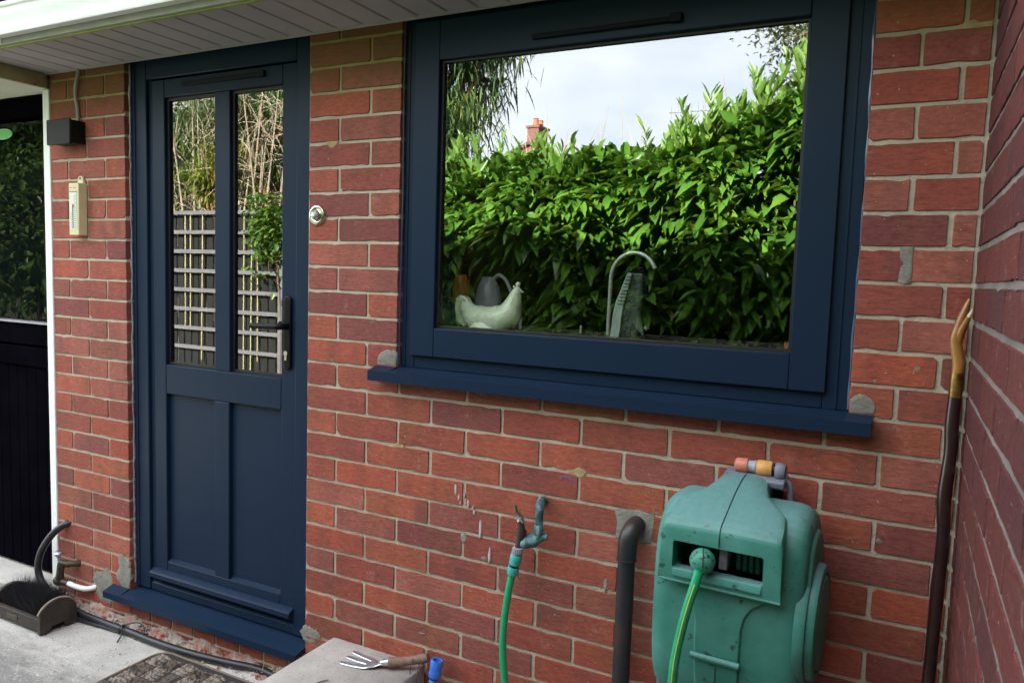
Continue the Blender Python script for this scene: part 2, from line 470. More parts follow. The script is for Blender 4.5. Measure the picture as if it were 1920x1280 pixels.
# ------------------------------------------------------------------ mesh helpers
class MB:
    def __init__(s):
        s.v, s.f = [], []

    def add(s, vs, fs):
        k = len(s.v)
        s.v += [tuple(p) for p in vs]
        s.f += [tuple(i + k for i in f) for f in fs]
        return s

    def box(s, x0, x1, y0, y1, z0, z1):
        return s.add([(x0, y0, z0), (x1, y0, z0), (x1, y1, z0), (x0, y1, z0), (x0, y0, z1), (x1, y0, z1), (x1, y1, z1), (x0, y1, z1)],
                     [(0, 3, 2, 1), (4, 5, 6, 7), (0, 1, 5, 4), (1, 2, 6, 5), (2, 3, 7, 6), (3, 0, 4, 7)])

    def loft(s, secs, cap=True):
        n = len(secs[0])
        vs = [p for sec in secs for p in sec]
        fs = []
        for i in range(len(secs) - 1):
            for j in range(n):
                a, b = i * n + j, i * n + (j + 1) % n
                fs.append((a, b, b + n, a + n))
        if cap:
            fs.append(tuple(range(n))[::-1])
            fs.append(tuple((len(secs) - 1) * n + j for j in range(n)))
        return s.add(vs, fs)

    def tube(s, pts, r, seg=10, cap=True, sm=0):
        pts = [Vector(p) for p in pts]
        rr = list(r) if hasattr(r, '__len__') else [r] * len(pts)
        if sm:
            q, qr = [], []
            n = len(pts)
            for i in range(n - 1):
                p0, p1, p2, p3 = pts[max(i - 1, 0)], pts[i], pts[i + 1], pts[min(i + 2, n - 1)]
                for k in range(sm):
                    t = k / sm
                    q.append(.5 * ((2 * p1) + (p2 - p0) * t + (2 * p0 - 5 * p1 + 4 * p2 - p3) * t * t + (3 * p1 - p0 - 3 * p2 + p3) * t ** 3))
                    qr.append(rr[i] * (1 - t) + rr[i + 1] * t)
            q.append(pts[-1]); qr.append(rr[-1])
            pts, rr = q, qr
        secs = []
        up = Vector((0, 0, 1))
        t0 = (pts[1] - pts[0]).normalized()
        if abs(t0.dot(up)) > .9:
            up = Vector((0, 1, 0)) if abs(t0.y) < .9 else Vector((1, 0, 0))
        nrm = (up - t0 * up.dot(t0)).normalized()
        for i, p in enumerate(pts):
            t = (pts[min(i + 1, len(pts) - 1)] - pts[max(i - 1, 0)]).normalized()
            nrm = (nrm - t * nrm.dot(t)).normalized()
            bn = t.cross(nrm)
            secs.append([p + (nrm * math.cos(2 * math.pi * j / seg) + bn * math.sin(2 * math.pi * j / seg)) * rr[i] for j in range(seg)])
        return s.loft(secs, cap)

    def lathe(s, prof, origin=(0, 0, 0), axis=(0, 0, 1), seg=20):
        """prof: list of (radius, height along axis)"""
        a = Vector(axis).normalized()
        h = Vector((1, 0, 0)) if abs(a.x) < .9 else Vector((0, 1, 0))
        u = (h - a * h.dot(a)).normalized()
        w = a.cross(u)
        o = Vector(origin)
        return s.loft([[o + a * hh + (u * math.cos(2 * math.pi * j / seg) + w * math.sin(2 * math.pi * j / seg)) * max(r, 1e-5) for j in range(seg)] for r, hh in prof])

    def sphere(s, c, r, seg=14, rings=8, sc=(1, 1, 1)):
        prof = []
        c = Vector(c)
        secs = []
        for i in range(rings + 1):
            th = math.pi * i / rings
            secs.append([c + Vector((sc[0] * r * max(math.sin(th), 1e-4) * math.cos(2 * math.pi * j / seg), sc[1] * r * max(math.sin(th), 1e-4) * math.sin(2 * math.pi * j / seg), -sc[2] * r * math.cos(th))) for j in range(seg)])
        return s.loft(secs)

    def prism(s, poly, a, b, plane='xz'):
        """extrude a 2D polygon from a to b along the missing axis"""
        f = {'xz': lambda u, v, w: (u, w, v), 'yz': lambda u, v, w: (w, u, v), 'xy': lambda u, v, w: (u, v, w)}[plane]
        return s.loft([[f(u, v, a) for u, v in poly], [f(u, v, b) for u, v in poly]])

    def mesh(s, name):
        me = bpy.data.meshes.new(name)
        me.from_pydata(s.v, [], s.f)
        me.validate()
        return me

    def build(s, name, m, parent=None, bevel=0, seg=2, smooth=40, sub=0, fixn=True):
        me = s.mesh(name)
        if fixn:
            import bmesh
            bm = bmesh.new(); bm.from_mesh(me)
            bmesh.ops.recalc_face_normals(bm, faces=bm.faces)
            bm.to_mesh(me); bm.free()
        o = bpy.data.objects.new(name, me)
        COL.objects.link(o)
        me.materials.append(m)
        if smooth:
            me.shade_smooth()
            me.set_sharp_from_angle(angle=R_(smooth))
        if bevel:
            b = o.modifiers.new("bevel", 'BEVEL')
            b.width = bevel; b.segments = seg; b.limit_method = 'ANGLE'; b.angle_limit = R_(35)
            b.harden_normals = False
        if sub:
            b = o.modifiers.new("subdivision", 'SUBSURF')
            b.levels = sub; b.render_levels = sub
        if parent is not None:
            adopt(o, parent)
        return o


def adopt(o, parent):
    o.parent = parent
    if parent.type == 'EMPTY' and not parent.get('_local'):
        o.matrix_parent_inverse = Matrix.Translation(parent.location).inverted()
    # a mesh parent sits at the same space as its own geometry


def child(o, parent_mesh):
    """sub-part: parent mesh has identity own transform"""
    o.parent = parent_mesh
    return o


def thing(name, label, cat, loc=(0, 0, 0), group=None, local=False):
    o = bpy.data.objects.new(name, None)
    o.empty_display_size = .05
    COL.objects.link(o)
    o.location = loc
    o['label'] = label; o['category'] = cat
    if group:
        o['group'] = group
    if local:
        o['_local'] = 1
    return o


def tag(o, label, cat, group=None):
    o['label'] = label; o['category'] = cat
    if group:
        o['group'] = group
    return o


def struct(o):
    o['kind'] = 'structure'
    return o


def blob(cx, cz, rx, rz, n=18, jit=.2, seed=0):
    r = random.Random(seed)
    n = max(n, 44)
    ph = [(r.uniform(0, 6.28), r.uniform(.5, 1)) for _ in range(4)]
    w = lambda i: 1 + jit * .8 * sum(a * math.sin((k + 2) * 2 * math.pi * i / n + p) / (k + 1.5) for k, (p, a) in enumerate(ph))
    return [(cx + rx * w(i) * math.cos(2 * math.pi * i / n) * (1 + r.uniform(-jit, jit) * .35), cz + rz * w(i) * math.sin(2 * math.pi * i / n) * (1 + r.uniform(-jit, jit) * .35)) for i in range(n)]
    return [(cx + rx * math.cos(2 * math.pi * i / n) * (1 + r.uniform(-jit, jit)), cz + rz * math.sin(2 * math.pi * i / n) * (1 + r.uniform(-jit, jit))) for i in range(n)]


# ------------------------------------------------------------------ ground
g = MB()
g.add([(-90, -90, -.012), (90, -90, -.012), (90, 90, -.012), (-90, 90, -.012)], [(0, 1, 2, 3)])
struct(g.build("ground", M['soil'], smooth=0))
p = MB()
nx, ny = 60, 26
xs = np.linspace(-7.5, 2.2, nx); ys = np.linspace(-2.25, .02, ny)
vs = [(x, y, .004 * math.sin(x * 2.3 + y) + rng.uniform(-.0012, .0012)) for y in ys for x in xs]
p.add(vs, [(j * nx + i, j * nx + i + 1, (j + 1) * nx + i + 1, (j + 1) * nx + i) for j in range(ny - 1) for i in range(nx - 1)])
struct(p.build("pavement", M['concrete'], smooth=60))

# ------------------------------------------------------------------ brick wall of the house
ZT = 2.06           # bed joint 0
C_ = .075


def bj(k):
    return ZT - C_ * k


def brick_mesh(u0, u1, z0, z1, rr, depth):
    """front outline in (u,z) with worn edges, local front at w=0 growing to depth"""
    pts = []
    rad = [rr.uniform(.0012, .0040) if rr.random() > .10 else rr.uniform(.006, .011) for _ in range(4)]
    j = lambda a=.0007: rr.uniform(-a, a)
    cor = [(u0, z0, 1, 1), (u1, z0, -1, 1), (u1, z1, -1, -1), (u0, z1, 1, -1)]
    L = u1 - u0
    for k, (u, z, su, sz) in enumerate(cor):
        r = rad[k]
        a = (u, z + sz * r); b = (u + su * r, z)
        seq = [a, b] if k in (0, 2) else [b, a]
        pts += [(q[0] + j(), q[1] + j()) for q in seq]
        if k == 0 or k == 2:
            m = 6 if L > .15 else 3
            for i in range(1, m + 1):
                t = (i + rr.uniform(-.3, .3)) / (m + 1)
                uu = u0 + L * t if k == 0 else u1 - L * t
                nick = rr.uniform(.0012, .0038) if rr.random() < .14 else 0
                pts.append((uu, z + j(.0006) + (nick if k == 0 else -nick)))
        else:
            pts.append((u + j(.0009), (z0 + z1) / 2 + rr.uniform(-.01, .01)))
    n = len(pts)
    cu, cz = (u0 + u1) / 2, (z0 + z1) / 2
    ins = .0010
    front = [(u - math.copysign(ins, u - cu), -rr.uniform(.0, .0016), z - math.copysign(ins, z - cz)) for u, z in pts]
    mid = [(u, .0012, z) for u, z in pts]
    back = [(u, depth, z) for u, z in pts]
    vs = front + mid + back
    fs = [tuple(range(n))]
    for ring in range(2):
        for i in range(n):
            a, b = ring * n + i, ring * n + (i + 1) % n
            fs.append((a, a + n, b + n, b))
    return vs, fs


def lay(parent, mname, rows, xf, rr, depth=.085):
    """rows: list of (z0,z1,[perpend breakpoints])"""
    for z0, z1, cuts in rows:
        for a, b in cuts:
            vs, fs = brick_mesh(a, b, z0, z1, rr, depth)
            t = rr.uniform(-.0010, .0006)
            mb = MB().add([xf(u, w + t, z) for u, w, z in vs], fs)
            mb.build("brick", M[mname], parent, smooth=0)


rr = random.Random(3)
wall = thing("brick_wall", "red brick house wall around the blue door and window, pale mortar joints", "wall", (0, .1, 0))
JT = .0044          # half joint


def runs(x0, x1, perps):
    c = [x0] + [q for q in perps if x0 + .012 < q < x1 - .012] + [x1]
    out = []
    for i in range(len(c) - 1):
        a = c[i] + (JT if i else 0) + rr.uniform(-.0015, .0015) * (i > 0)
        b = c[i + 1] - (JT if i < len(c) - 2 else 0)
        if b - a > .012:
            out.append((a, b))
    return out


PIT = .2354
rows = []
XR = 1.788
for k in range(-1, 28):
    z1, z0 = bj(k) - JT, bj(k + 1) + JT
    even = k % 2 == 0
    if z0 < -.05:
        z0 = -.05
    # left pier
    rows.append((z0, z1, runs(-1.318, -.881, [-1.213, -.992] if even else [-1.1])))
    main = [(.228 if even else .1118) + PIT * n for n in range(9)]
    if k <= 12:          # beside the window
        rows.append((z0, z1, runs(-.006, .337, [.228] if even else [.1118])))
        rows.append((z0, z1, runs(1.572, XR, [1.664] if even else [1.7405])))
    else:
        rows.append((z0, z1, runs(-.006, XR, main)))
# plinth headers under the door sill
for z0, z1 in ((bj(27) + JT, bj(26) - JT), (-.04, bj(27) - JT)):
    rows.append((z0, z1, runs(-.876, -.012, [-.876 + .1135 * n for n in range(1, 8)])))
# the drainpipe came through the wall where one brick was cut away
HOLE = (1.045, 1.138, bj(18) + .003, bj(17) - .003)
r2 = []
for z0, z1, cuts in rows:
    if abs((z0 + z1) / 2 - (bj(17) + bj(18)) / 2) < .01:
        nc = []
        for a, b in cuts:
            if b < HOLE[0] or a > HOLE[1]:
                nc.append((a, b))
            else:
                if HOLE[0] - a > .03:
                    nc.append((a, HOLE[0]))
                if b - HOLE[1] > .03:
                    nc.append((HOLE[1], b))
        cuts = nc
    r2.append((z0, z1, cuts))
lay(wall, 'brick', r2, lambda u, w, z: (u, w, z), rr)
mo = MB()
MY = .0026
mo.box(-1.3165, -.8835, MY, .2, -.1, 2.2)
mo.box(-.8835, -.009, MY, .2, -.1, .112)
mo.box(-.009, .3355, MY, .2, -.1, 2.2)
mo.box(.3355, 1.5735, MY, .2, -.1, 1.082)
mo.box(1.5735, 1.80, MY, .2, -.1, 2.2)
mo.build("mortar", M['mortar'], wall, smooth=0)
li = MB()
li.box(-.8835, -.009, .03, .2, 2.115, 2.3)
li.box(.3355, 1.5735, .03, .2, 2.125, 2.3)
li.build("lintel", M['mortar'], wall, smooth=0)


def patch(parent, cx, cz, rx, rz, m, name="cement_patch", th=.006, seed=0, jit=.18, poly=None):
    poly = poly or blob(cx, cz, rx, rz, 34, jit, seed)
    cxx = sum(q[0] for q in poly) / len(poly); czz = sum(q[1] for q in poly) / len(poly)
    sh = lambda s: [(cxx + (u - cxx) * s, czz + (v - czz) * s) for u, v in poly]
    mb = MB()
    mb.loft([[(u, .004, v) for u, v in sh(1)], [(u, -th * .35, v) for u, v in sh(.985)], [(u, -th * .8, v) for u, v in sh(.9)], [(u, -th, v) for u, v in sh(.6)]])
    return mb.build(name, m, parent, smooth=60)


# cement made good round the new frames and pipes
patch(wall, 0, 0, 0, 0, M['cement'], th=.003, poly=[(.2665, 1.0955), (.339, 1.0955), (.3385, 1.138), (.330, 1.144), (.318, 1.141), (.306, 1.145), (.292, 1.140), (.281, 1.133), (.272, 1.125), (.268, 1.112)])
patch(wall, 0, 0, 0, 0, M['cement'], th=.003, poly=[(1.5735, 1.0955), (1.625, 1.0955), (1.627, 1.108), (1.623, 1.121), (1.615, 1.131), (1.604, 1.137), (1.592, 1.139), (1.581, 1.133), (1.574, 1.125)])
patch(wall, -.915, .198, .048, .058, M['cement'], th=.003, seed=6, jit=.38)
patch(wall, -1.03, .12, .058, .075, M['cement'], th=.0025, seed=7, jit=.38)
patch(wall, .012, .185, .034, .036, M['cement'], th=.002, seed=8, jit=.38)
patch(wall, 0, 0, 0, 0, M['cement'], th=.003, poly=[(1.035, .783), (1.10, .792), (1.142, .784), (1.141, .74), (1.136, .712), (1.09, .70), (1.04, .708), (1.044, .75)])
patch(wall, 0, 0, 0, 0, M['cement'], th=.0018, name="cement_patch", poly=[(1.650, bj(8) + .003), (1.662, bj(8) + .001), (1.677, bj(8) + .002), (1.676, bj(8.3)), (1.677, bj(8.6)), (1.676, bj(9)), (1.664, bj(9) - .002), (1.651, bj(9) + .001), (1.651, bj(8.6)), (1.650, bj(8.3))])
for i, (x, z, a, b) in enumerate(((.93, bj(15.98), .024, .013), (.352, bj(16.02), .018, .012), (.083, bj(4.0), .022, .013), (1.757, bj(2.0), .035, .014))):
    patch(wall, x, z, a, b, M['moss'], "moss_patch", .0006, 20 + i, .25)
for i, (x, z, a, b) in enumerate(((.555, .757, .0035, .016), (.566, .735, .003, .010), (.598, .722, .0035, .012), (.572, .72, .002, .006), (.618, .700, .003, .008), (.640, .655, .004, .03), (.672, .585, .0045, .022), (.585, .745, .0022, .007), (.615, .715, .002, .006))):
    patch(wall, x, z, a, b, M['paintdrip'], "paint_drip", .0035, 40 + i, .2)
for i, (x, z, a, b) in enumerate(((.585, .62, .009, .016), (.655, .572, .010, .007), (1.02, .575, .006, .02), (.45, .30, .011, .003), (1.652, .815, .006, .006), (1.62, 1.17, .004, .006), (1.70, 1.205, .007, .006))):
    patch(wall, x, z, a, b, M['cement'], "mortar_splash", .002, 60 + i, .25)
for i, (x, z, a, b) in enumerate(((.90, .845, .012, .004), (.912, .838, .004, .008), (.885, .842, .004, .006))):
    patch(wall, x, z, a, b, M['stain_purple'], "purple_mark", .0016, 80 + i, .3)

# ------------------------------------------------------------------ side wall, right
side = thing("brick_side_wall", "plum toned brick side wall running forward from the right corner", "wall", (1.9, -.6, 0))
rr = random.Random(9)
rows = []
YL = 1.25
for k in range(-12, 28):
    z1, z0 = bj(k) - JT, bj(k + 1) + JT
    z1 -= .002
    if z0 < -.05:
        z0 = -.05
    off = .108 if k % 2 else .225
    if k >= -3:
        rows.append((z0, z1, runs(.008, YL, [off + PIT * n - .02 for n in range(8)])))
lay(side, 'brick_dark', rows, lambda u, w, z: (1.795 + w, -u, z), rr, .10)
far = MB()
for k in range(-12, 28):
    z1, z0 = bj(k) - JT - .002, max(bj(k + 1) + JT, -.05)
    off = .108 if k % 2 else .225
    for a, b in runs(.008 if k < -3 else YL + .004, 2.5, [off + PIT * n_ - .02 for n_ in range(13)] + [YL]):
        vs_, fs_ = brick_mesh(a, b, z0, z1, rr, .10)
        far.add([(1.795 + w_, -u_, z_) for u_, w_, z_ in vs_], fs_)
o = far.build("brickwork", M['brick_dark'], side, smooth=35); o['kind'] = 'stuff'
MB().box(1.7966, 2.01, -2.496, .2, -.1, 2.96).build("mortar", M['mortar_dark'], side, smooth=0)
MB().box(1.775, 2.03, -2.52, .2, 2.962, 3.02).build("coping", M['slab'], side, bevel=.008)
# ------------------------------------------------------------------ eaves: soffit boards, fascia, gutter
eaves = thing("roof_eaves", "white plastic eaves with boarded soffit above the blue door", "eaves", (0, -.2, 2.1))
x = -1.335
i = 0
GW = .0965
xg = -.6607
while xg > -1.335:
    xg -= GW
edges = [-1.335] + [xg + GW * n for n in range(1, 40) if xg + GW * n < 1.77] + [1.788]
for a, b in zip(edges[:-1], edges[1:]):
    if b - a < .01:
        continue
    mb = MB()
    s_ = .0045
    mb.loft([[(a + .0018, -.283, 2.094), (a + .0018 + s_, -.283, 2.0905), (b - .0018 - s_, -.283, 2.0905), (b - .0018, -.283, 2.094), (b - .0018, -.283, 2.102), (a + .0018, -.283, 2.102)],
             [(a + .0018, -.012, 2.094), (a + .0018 + s_, -.012, 2.0905), (b - .0018 - s_, -.012, 2.0905), (b - .0018, -.012, 2.094), (b - .0018, -.012, 2.102), (a + .0018, -.012, 2.102)]])
    mb.build("soffit_board", M['soffit'], eaves, smooth=0)
MB().box(-1.335, 1.786, -.2835, -.004, 2.1025, 2.112).build("soffit_backing", M['gasket'], eaves, smooth=0)
MB().box(-1.335, 1.786, -.0115, -.0045, 2.086, 2.102).build("wall_trim", M['soffit'], eaves, smooth=0)
MB().box(-2.8, 1.786, -.300, -.2845, 2.084, 2.099).build("soffit_trim", M['algae'], eaves, bevel=.003)
MB().box(-2.8, 1.786, -.312, -.3005, 2.088, 2.30).build("fascia", M['fascia'], eaves, bevel=.002)
prof = [(-.313, 2.108), (-.345, 2.103), (-.349, 2.103), (-.352, 2.108), (-.3525, 2.117), (-.349, 2.122), (-.352, 2.135), (-.360, 2.152), (-.366, 2.168), (-.3675, 2.178), (-.374, 2.180), (-.376, 2.186), (-.374, 2.192), (-.364, 2.192), (-.361, 2.170), (-.355, 2.152), (-.346, 2.128), (-.313, 2.118)]
MB().prism(prof, -2.82, 1.786, 'yz').build("gutter", M['white'], eaves, smooth=30)
MB().box(-1.092, -1.068, -.3165, -.3125, 2.0885, 2.1075).build("fascia_joint", M['white'], eaves, bevel=.001)
# roof
ridge_y, ridge_z = 2.6, 4.56
rf = MB()
rf.loft([[(-2.95, -.385, 2.205), (-2.95, ridge_y, ridge_z), (-2.95, 5.5, 2.3), (-2.95, 5.5, 2.2), (-2.95, ridge_y, ridge_z - .1), (-2.95, -.3, 2.19)],
         [(1.77, -.385, 2.205), (1.77, ridge_y, ridge_z), (1.77, 5.5, 2.3), (1.77, 5.5, 2.2), (1.77, ridge_y, ridge_z - .1), (1.77, -.3, 2.19)]])
tag(rf.build("tiled_roof", M['rooftile'], smooth=0), "brown tiled pitched roof rising behind the white gutter", "roof")
for nm, bx in (("interior_wall", (-2.8, -2.71, .0, 5.4, -.1, 2.26)), ("interior_wall", (1.96, 2.2, .2, 5.4, -.1, 2.2)), ("interior_wall", (-2.8, 2.2, 5.4, 5.6, -.1, 2.2)), ("interior_wall", (-2.705, -1.325, .201, .26, .02, 2.27)),
               ("interior_floor", (-2.7, 1.95, .265, 5.39, -.1, .02)), ("interior_ceiling", (-2.7, 1.95, .265, 5.39, 2.13, 2.2)), ("interior_wall", (.12, .22, .265, 5.38, .02, 2.128)), ("interior_wall", (-1.33, -1.22, .265, 5.38, .02, 2.128))):
    struct(MB().box(*bx).build(nm, M['plaster'], smooth=0))
gab = MB().prism([(.0, 2.261), (.0, 2.42), (ridge_y, ridge_z - .12), (5.4, 2.25), (5.4, 2.2)], -2.79, -2.72, 'yz')
struct(gab.build("gable_wall", M['farbrick'], smooth=0))

# lower canopy over the black door, left
cn = thing("door_canopy", "stained cream board canopy over the black stable door", "canopy", (-1.6, -.1, 2.05))
MB().box(-2.7, -1.337, -.282, .2, 2.036, 2.040).build("canopy_lining", M['paleboard'], cn, smooth=0)
MB().box(-1.3425, -1.3362, -.282, .0, 2.0405, 2.089).build("end_board", M['stained'], cn, smooth=0)
MB().box(-2.7, -1.343, -.282, .2, 2.0405, 2.28).build("canopy_core", M['stained'], cn, smooth=0)

# ------------------------------------------------------------------ blue door
door = thing("back_door", "anthracite blue part glazed door with two tall panes and black lever", "door", (-.44, .03, .1))
Yf = .026
fr = MB()
fr.box(-.880, -.800, Yf, .12, .150, 2.100)
fr.box(-.085, -.010, Yf, .12, .150, 2.100)
fr.box(-.799, -.086, Yf, .12, 2.030, 2.0995)
fr.build("frame", M['blue'], door, bevel=.003)
fb = MB()
fb.box(-.7995, -.782, Yf + .012, .11, .175, 2.0295)
fb.box(-.7995, -.0865, Yf + .035, .115, .152, .205)
fb.build("rebate", M['blue'], door, bevel=.002)
fc = MB()
fc.box(-.868, -.8565, Yf - .004, Yf + .001, .152, 2.098)
fc.build("frame_bead", M['blue'], door, bevel=.0015)
Ys = .034
lf = MB()
x0, x1 = -.778, -.0875
lf.box(x0, -.714, Ys, .10, .19, 2.026)
lf.box(-.152, x1, Ys, .10, .19, 2.026)
lf.box(-.7135, -.1525, Ys, .0995, 1.963, 2.0255)
lf.box(-.7135, -.1525, Ys, .0995, .905, 1.012)
lf.box(-.7135, -.1525, Ys, .0995, .1905, .272)
lf.box(-.462, -.390, Ys + .0004, .099, 1.0125, 1.9625)
lf.box(-.466, -.394, Ys + .0004, .099, .2725, .9045)
leaf = lf.build("door_leaf", M['blue'], door, bevel=.003)
for a, b in ((-.7135, -.4665), (-.3935, -.1525)):
    MB().box(a, b, Ys + .016, .09, .2725, .9045).build("panel", M['blue'], door, smooth=0)
mbd = MB()
for a, b in ((-.7135, -.4625), (-.3895, -.1525)):   # bottom splays of the panels
    mbd.add([(a, Ys + .001, .2725), (b, Ys + .001, .2725), (b, Ys + .0158, .281), (a, Ys + .0158, .281), (a, Ys + .0158, .2725), (b, Ys + .0158, .2725)], [(0, 1, 2, 3), (0, 3, 4), (1, 5, 2), (0, 4, 5, 1), (3, 2, 5, 4)])
mbd.build("panel_splay", M['blue'], door, smooth=0)
for a, b in ((-.7135, -.4625), (-.3895, -.1525)):
    gs = MB()
    e = .010
    gs.box(a, a + e, Ys + .013, .06, 1.0125, 1.9625); gs.box(b - e, b, Ys + .013, .06, 1.0125, 1.9625)
    gs.box(a + e, b - e, Ys + .013, .06, 1.0125, 1.0125 + e); gs.box(a + e, b - e, Ys + .013, .06, 1.9625 - e, 1.9625)
    gs.build("glazing_bead", M['gasket'], door, smooth=0)
    glaze(MB().box(a + e - .002, b - e + .002, .0535, .0575, 1.0205, 1.9545).build("glass_pane", M['glass'], door, smooth=0), 'doorglass')
wbx = MB()
wbx.prism([(.0335, .240), (.012, .231), (.007, .227), (.007, .210), (.013, .210), (.016, .214), (.0335, .214)], -.783, -.0885, 'yz')
wbx.build("weather_bar", M['blue'], door, bevel=.0015)
th = MB()
th.prism([(.09, .190), (.05, .186), (.034, .180), (.030, .176), (.030, .150), (.09, .150)], -.8, -.086, 'yz')
th.build("threshold", M['blue'], door, bevel=.0015)
sl = MB()
sl.loft([[(-.978, -.046, .128), (-.978, -.046, .104), (-.978, -.040, .104), (-.978, -.040, .120), (-.978, -.001, .122), (-.978, -.001, .142)],
         [(-.884, -.046, .128), (-.884, -.046, .104), (-.884, -.040, .104), (-.884, -.040, .120), (-.884, -.001, .122), (-.884, -.001, .142)]])
sl.loft([[(-.884, -.046, .128), (-.884, -.046, .104), (-.884, -.040, .104), (-.884, -.040, .120), (-.884, .06, .126), (-.884, .06, .149)],
         [(-.008, -.046, .128), (-.008, -.046, .104), (-.008, -.040, .104), (-.008, -.040, .120), (-.008, .06, .126), (-.008, .06, .149)]])
sl.build("door_sill", M['blue'], door, smooth=0)
vt = MB()
vt.box(-.618, -.255, Ys - .008, Ys - .0005, 1.9935, 2.0075)
vt.box(-.254, -.226, Ys - .011, Ys - .0005, 1.992, 2.012)
vt.build("trickle_vent", M['vent'], door, bevel=.002)
hp = MB()
cxh = -.1185
pl = []
for k in range(9):
    a = math.pi * k / 8
    pl.append((cxh + .0155 * math.cos(a), 1.27 + .0155 * math.sin(a)))
for k in range(9):
    a = math.pi + math.pi * k / 8
    pl.append((cxh + .0155 * math.cos(a), 1.058 + .0155 * math.sin(a)))
hp.prism(pl, Ys - .011, Ys - .0004, 'xz')
plate = hp.build("handle_plate", M['black'], door, bevel=.004, seg=3)
hl = MB()
hl.tube([(cxh, Ys - .010, 1.187), (cxh, Ys - .03, 1.187), (cxh - .006, Ys - .042, 1.187), (cxh - .02, Ys - .046, 1.187), (cxh - .125, Ys - .046, 1.184)], [.0115, .011, .0105, .0095, .0085], 12, sm=5)
hl.build("lever", M['black'], plate)
ky = MB()
ky.lathe([(.0085, 0), (.0085, .003), (.0, .003)], (cxh - .003, Ys - .011, 1.098), (0, -1, 0), 14)
ky.box(cxh - .0075, cxh + .0015, Ys - .0135, Ys - .011, 1.075, 1.092)
ky.build("lock_cylinder", M['chrome'], plate)
sb = MB()
pts = []
rs = random.Random(5)
for k in range(60):
    z = .16 + 1.93 * k / 59
    pts.append((-.8805 + rs.uniform(-.0012, .0012), .021 + rs.uniform(-.002, .002), z))
sb.tube(pts, [.0022 + rs.uniform(0, .0022) for _ in pts], 6)
sb.build("sealant_bead", M['sealant'], door)

# ------------------------------------------------------------------ window
win = thing("kitchen_window", "large anthracite blue kitchen window with single pane and deep sill", "window", (.95, .03, 1.09))
Yw = .020
wf = MB()
wf.box(.340, .386, Yw, .12, 1.094, 2.118)
wf.box(1.514, 1.570, Yw, .12, 1.094, 2.118)
wf.box(.3865, 1.5135, Yw, .1195, 1.0945, 1.138)
wf.box(.3865, 1.5135, Yw, .1195, 2.072, 2.1175)
wf.build("frame", M['blue'], win, bevel=.002)
fbd = MB()
fbd.box(.3505, .356, Yw - .003, Yw + .001, 1.096, 2.11)
fbd.box(1.5395, 1.545, Yw - .003, Yw + .001, 1.096, 2.11)
fbd.build("frame_bead", M['blue'], win, bevel=.001)
Yq = .007
sw = MB()
A = (.377, 1.520, 1.132, 2.080)
Gx0, Gx1, Gz0, Gz1 = .461, 1.440, 1.216, 1.972
sw.box(A[0], Gx0, Yq, .10, A[2], A[3])
sw.box(Gx1, A[1], Yq, .10, A[2], A[3])
sw.box(Gx0 + .0003, Gx1 - .0003, Yq + .0003, .0995, A[2] + .0003, Gz0)
sw.box(Gx0 + .0003, Gx1 - .0003, Yq + .0003, .0995, Gz1, A[3] - .0003)
sw.build("sash", M['blue'], win, bevel=.0025)
gb = MB()
e = .007
gb.box(Gx0, Gx0 + e, .022, .06, Gz0, Gz1); gb.box(Gx1 - e, Gx1, .022, .06, Gz0, Gz1)
gb.box(Gx0 + e, Gx1 - e, .022, .06, Gz0, Gz0 + e); gb.box(Gx0 + e, Gx1 - e, .022, .06, Gz1 - e, Gz1)
gb.build("glazing_bead", M['gasket'], win, smooth=0)
glaze(MB().box(Gx0 + e - .002, Gx1 - e + .002, .0300, .0340, Gz0 + e - .002, Gz1 - e + .002).build("glass_pane", M['glass'], win, smooth=0), 'glass')
pin = MB().box(-.5, .5, -.002, .002, -.385, .385)
pane2 = pin.build("glass_pane", M['glass'], None, smooth=0)
pane2.data.transform(Matrix.Translation((.9505, .056, 1.594)) @ Matrix.Rotation(R_(.42), 4, 'Z') @ Matrix.Rotation(R_(.25), 4, 'X') @ Matrix.Scale(.98, 4))
glaze(pane2, 'glass_inner')
adopt(pane2, win)
tv = MB()
tv.box(.752, 1.120, Yq - .012, Yq - .0005, 1.993, 2.005)
tv.box(1.121, 1.150, Yq - .015, Yq - .0005, 1.991, 2.012)
tv.build("trickle_vent", M['vent'], win, bevel=.002)
ws = MB()
sec = lambda X, yb: [(X, -.046, 1.082), (X, -.046, 1.053), (X, -.041, 1.053), (X, -.041, 1.076), (X, yb, 1.080), (X, yb, 1.0940 if yb < 0 else 1.1010)]
ws.loft([sec(.266, -.001), sec(.3385, -.001)])
ws.loft([sec(.3385, .06), sec(1.5715, .06)])
ws.loft([sec(1.5715, -.001), sec(1.621, -.001)])
ws.build("window_sill", M['blue'], win, smooth=0)
wsb = MB()
pts = []
for k in range(70):
    z = 1.10 + 1.0 * k / 69
    pts.append((1.5715 + .0016 * math.sin(z * 9) + rs.uniform(-.0005, .0005), .012, z))
wsb.tube(pts, [.0034 + .0012 * math.sin(i * .7) for i in range(70)], 6)
wsb.tube([(q[0] - 1.2325, q[1], q[2]) for q in pts], .003, 6)
wsb.build("sealant_bead", M['clearseal'], win)

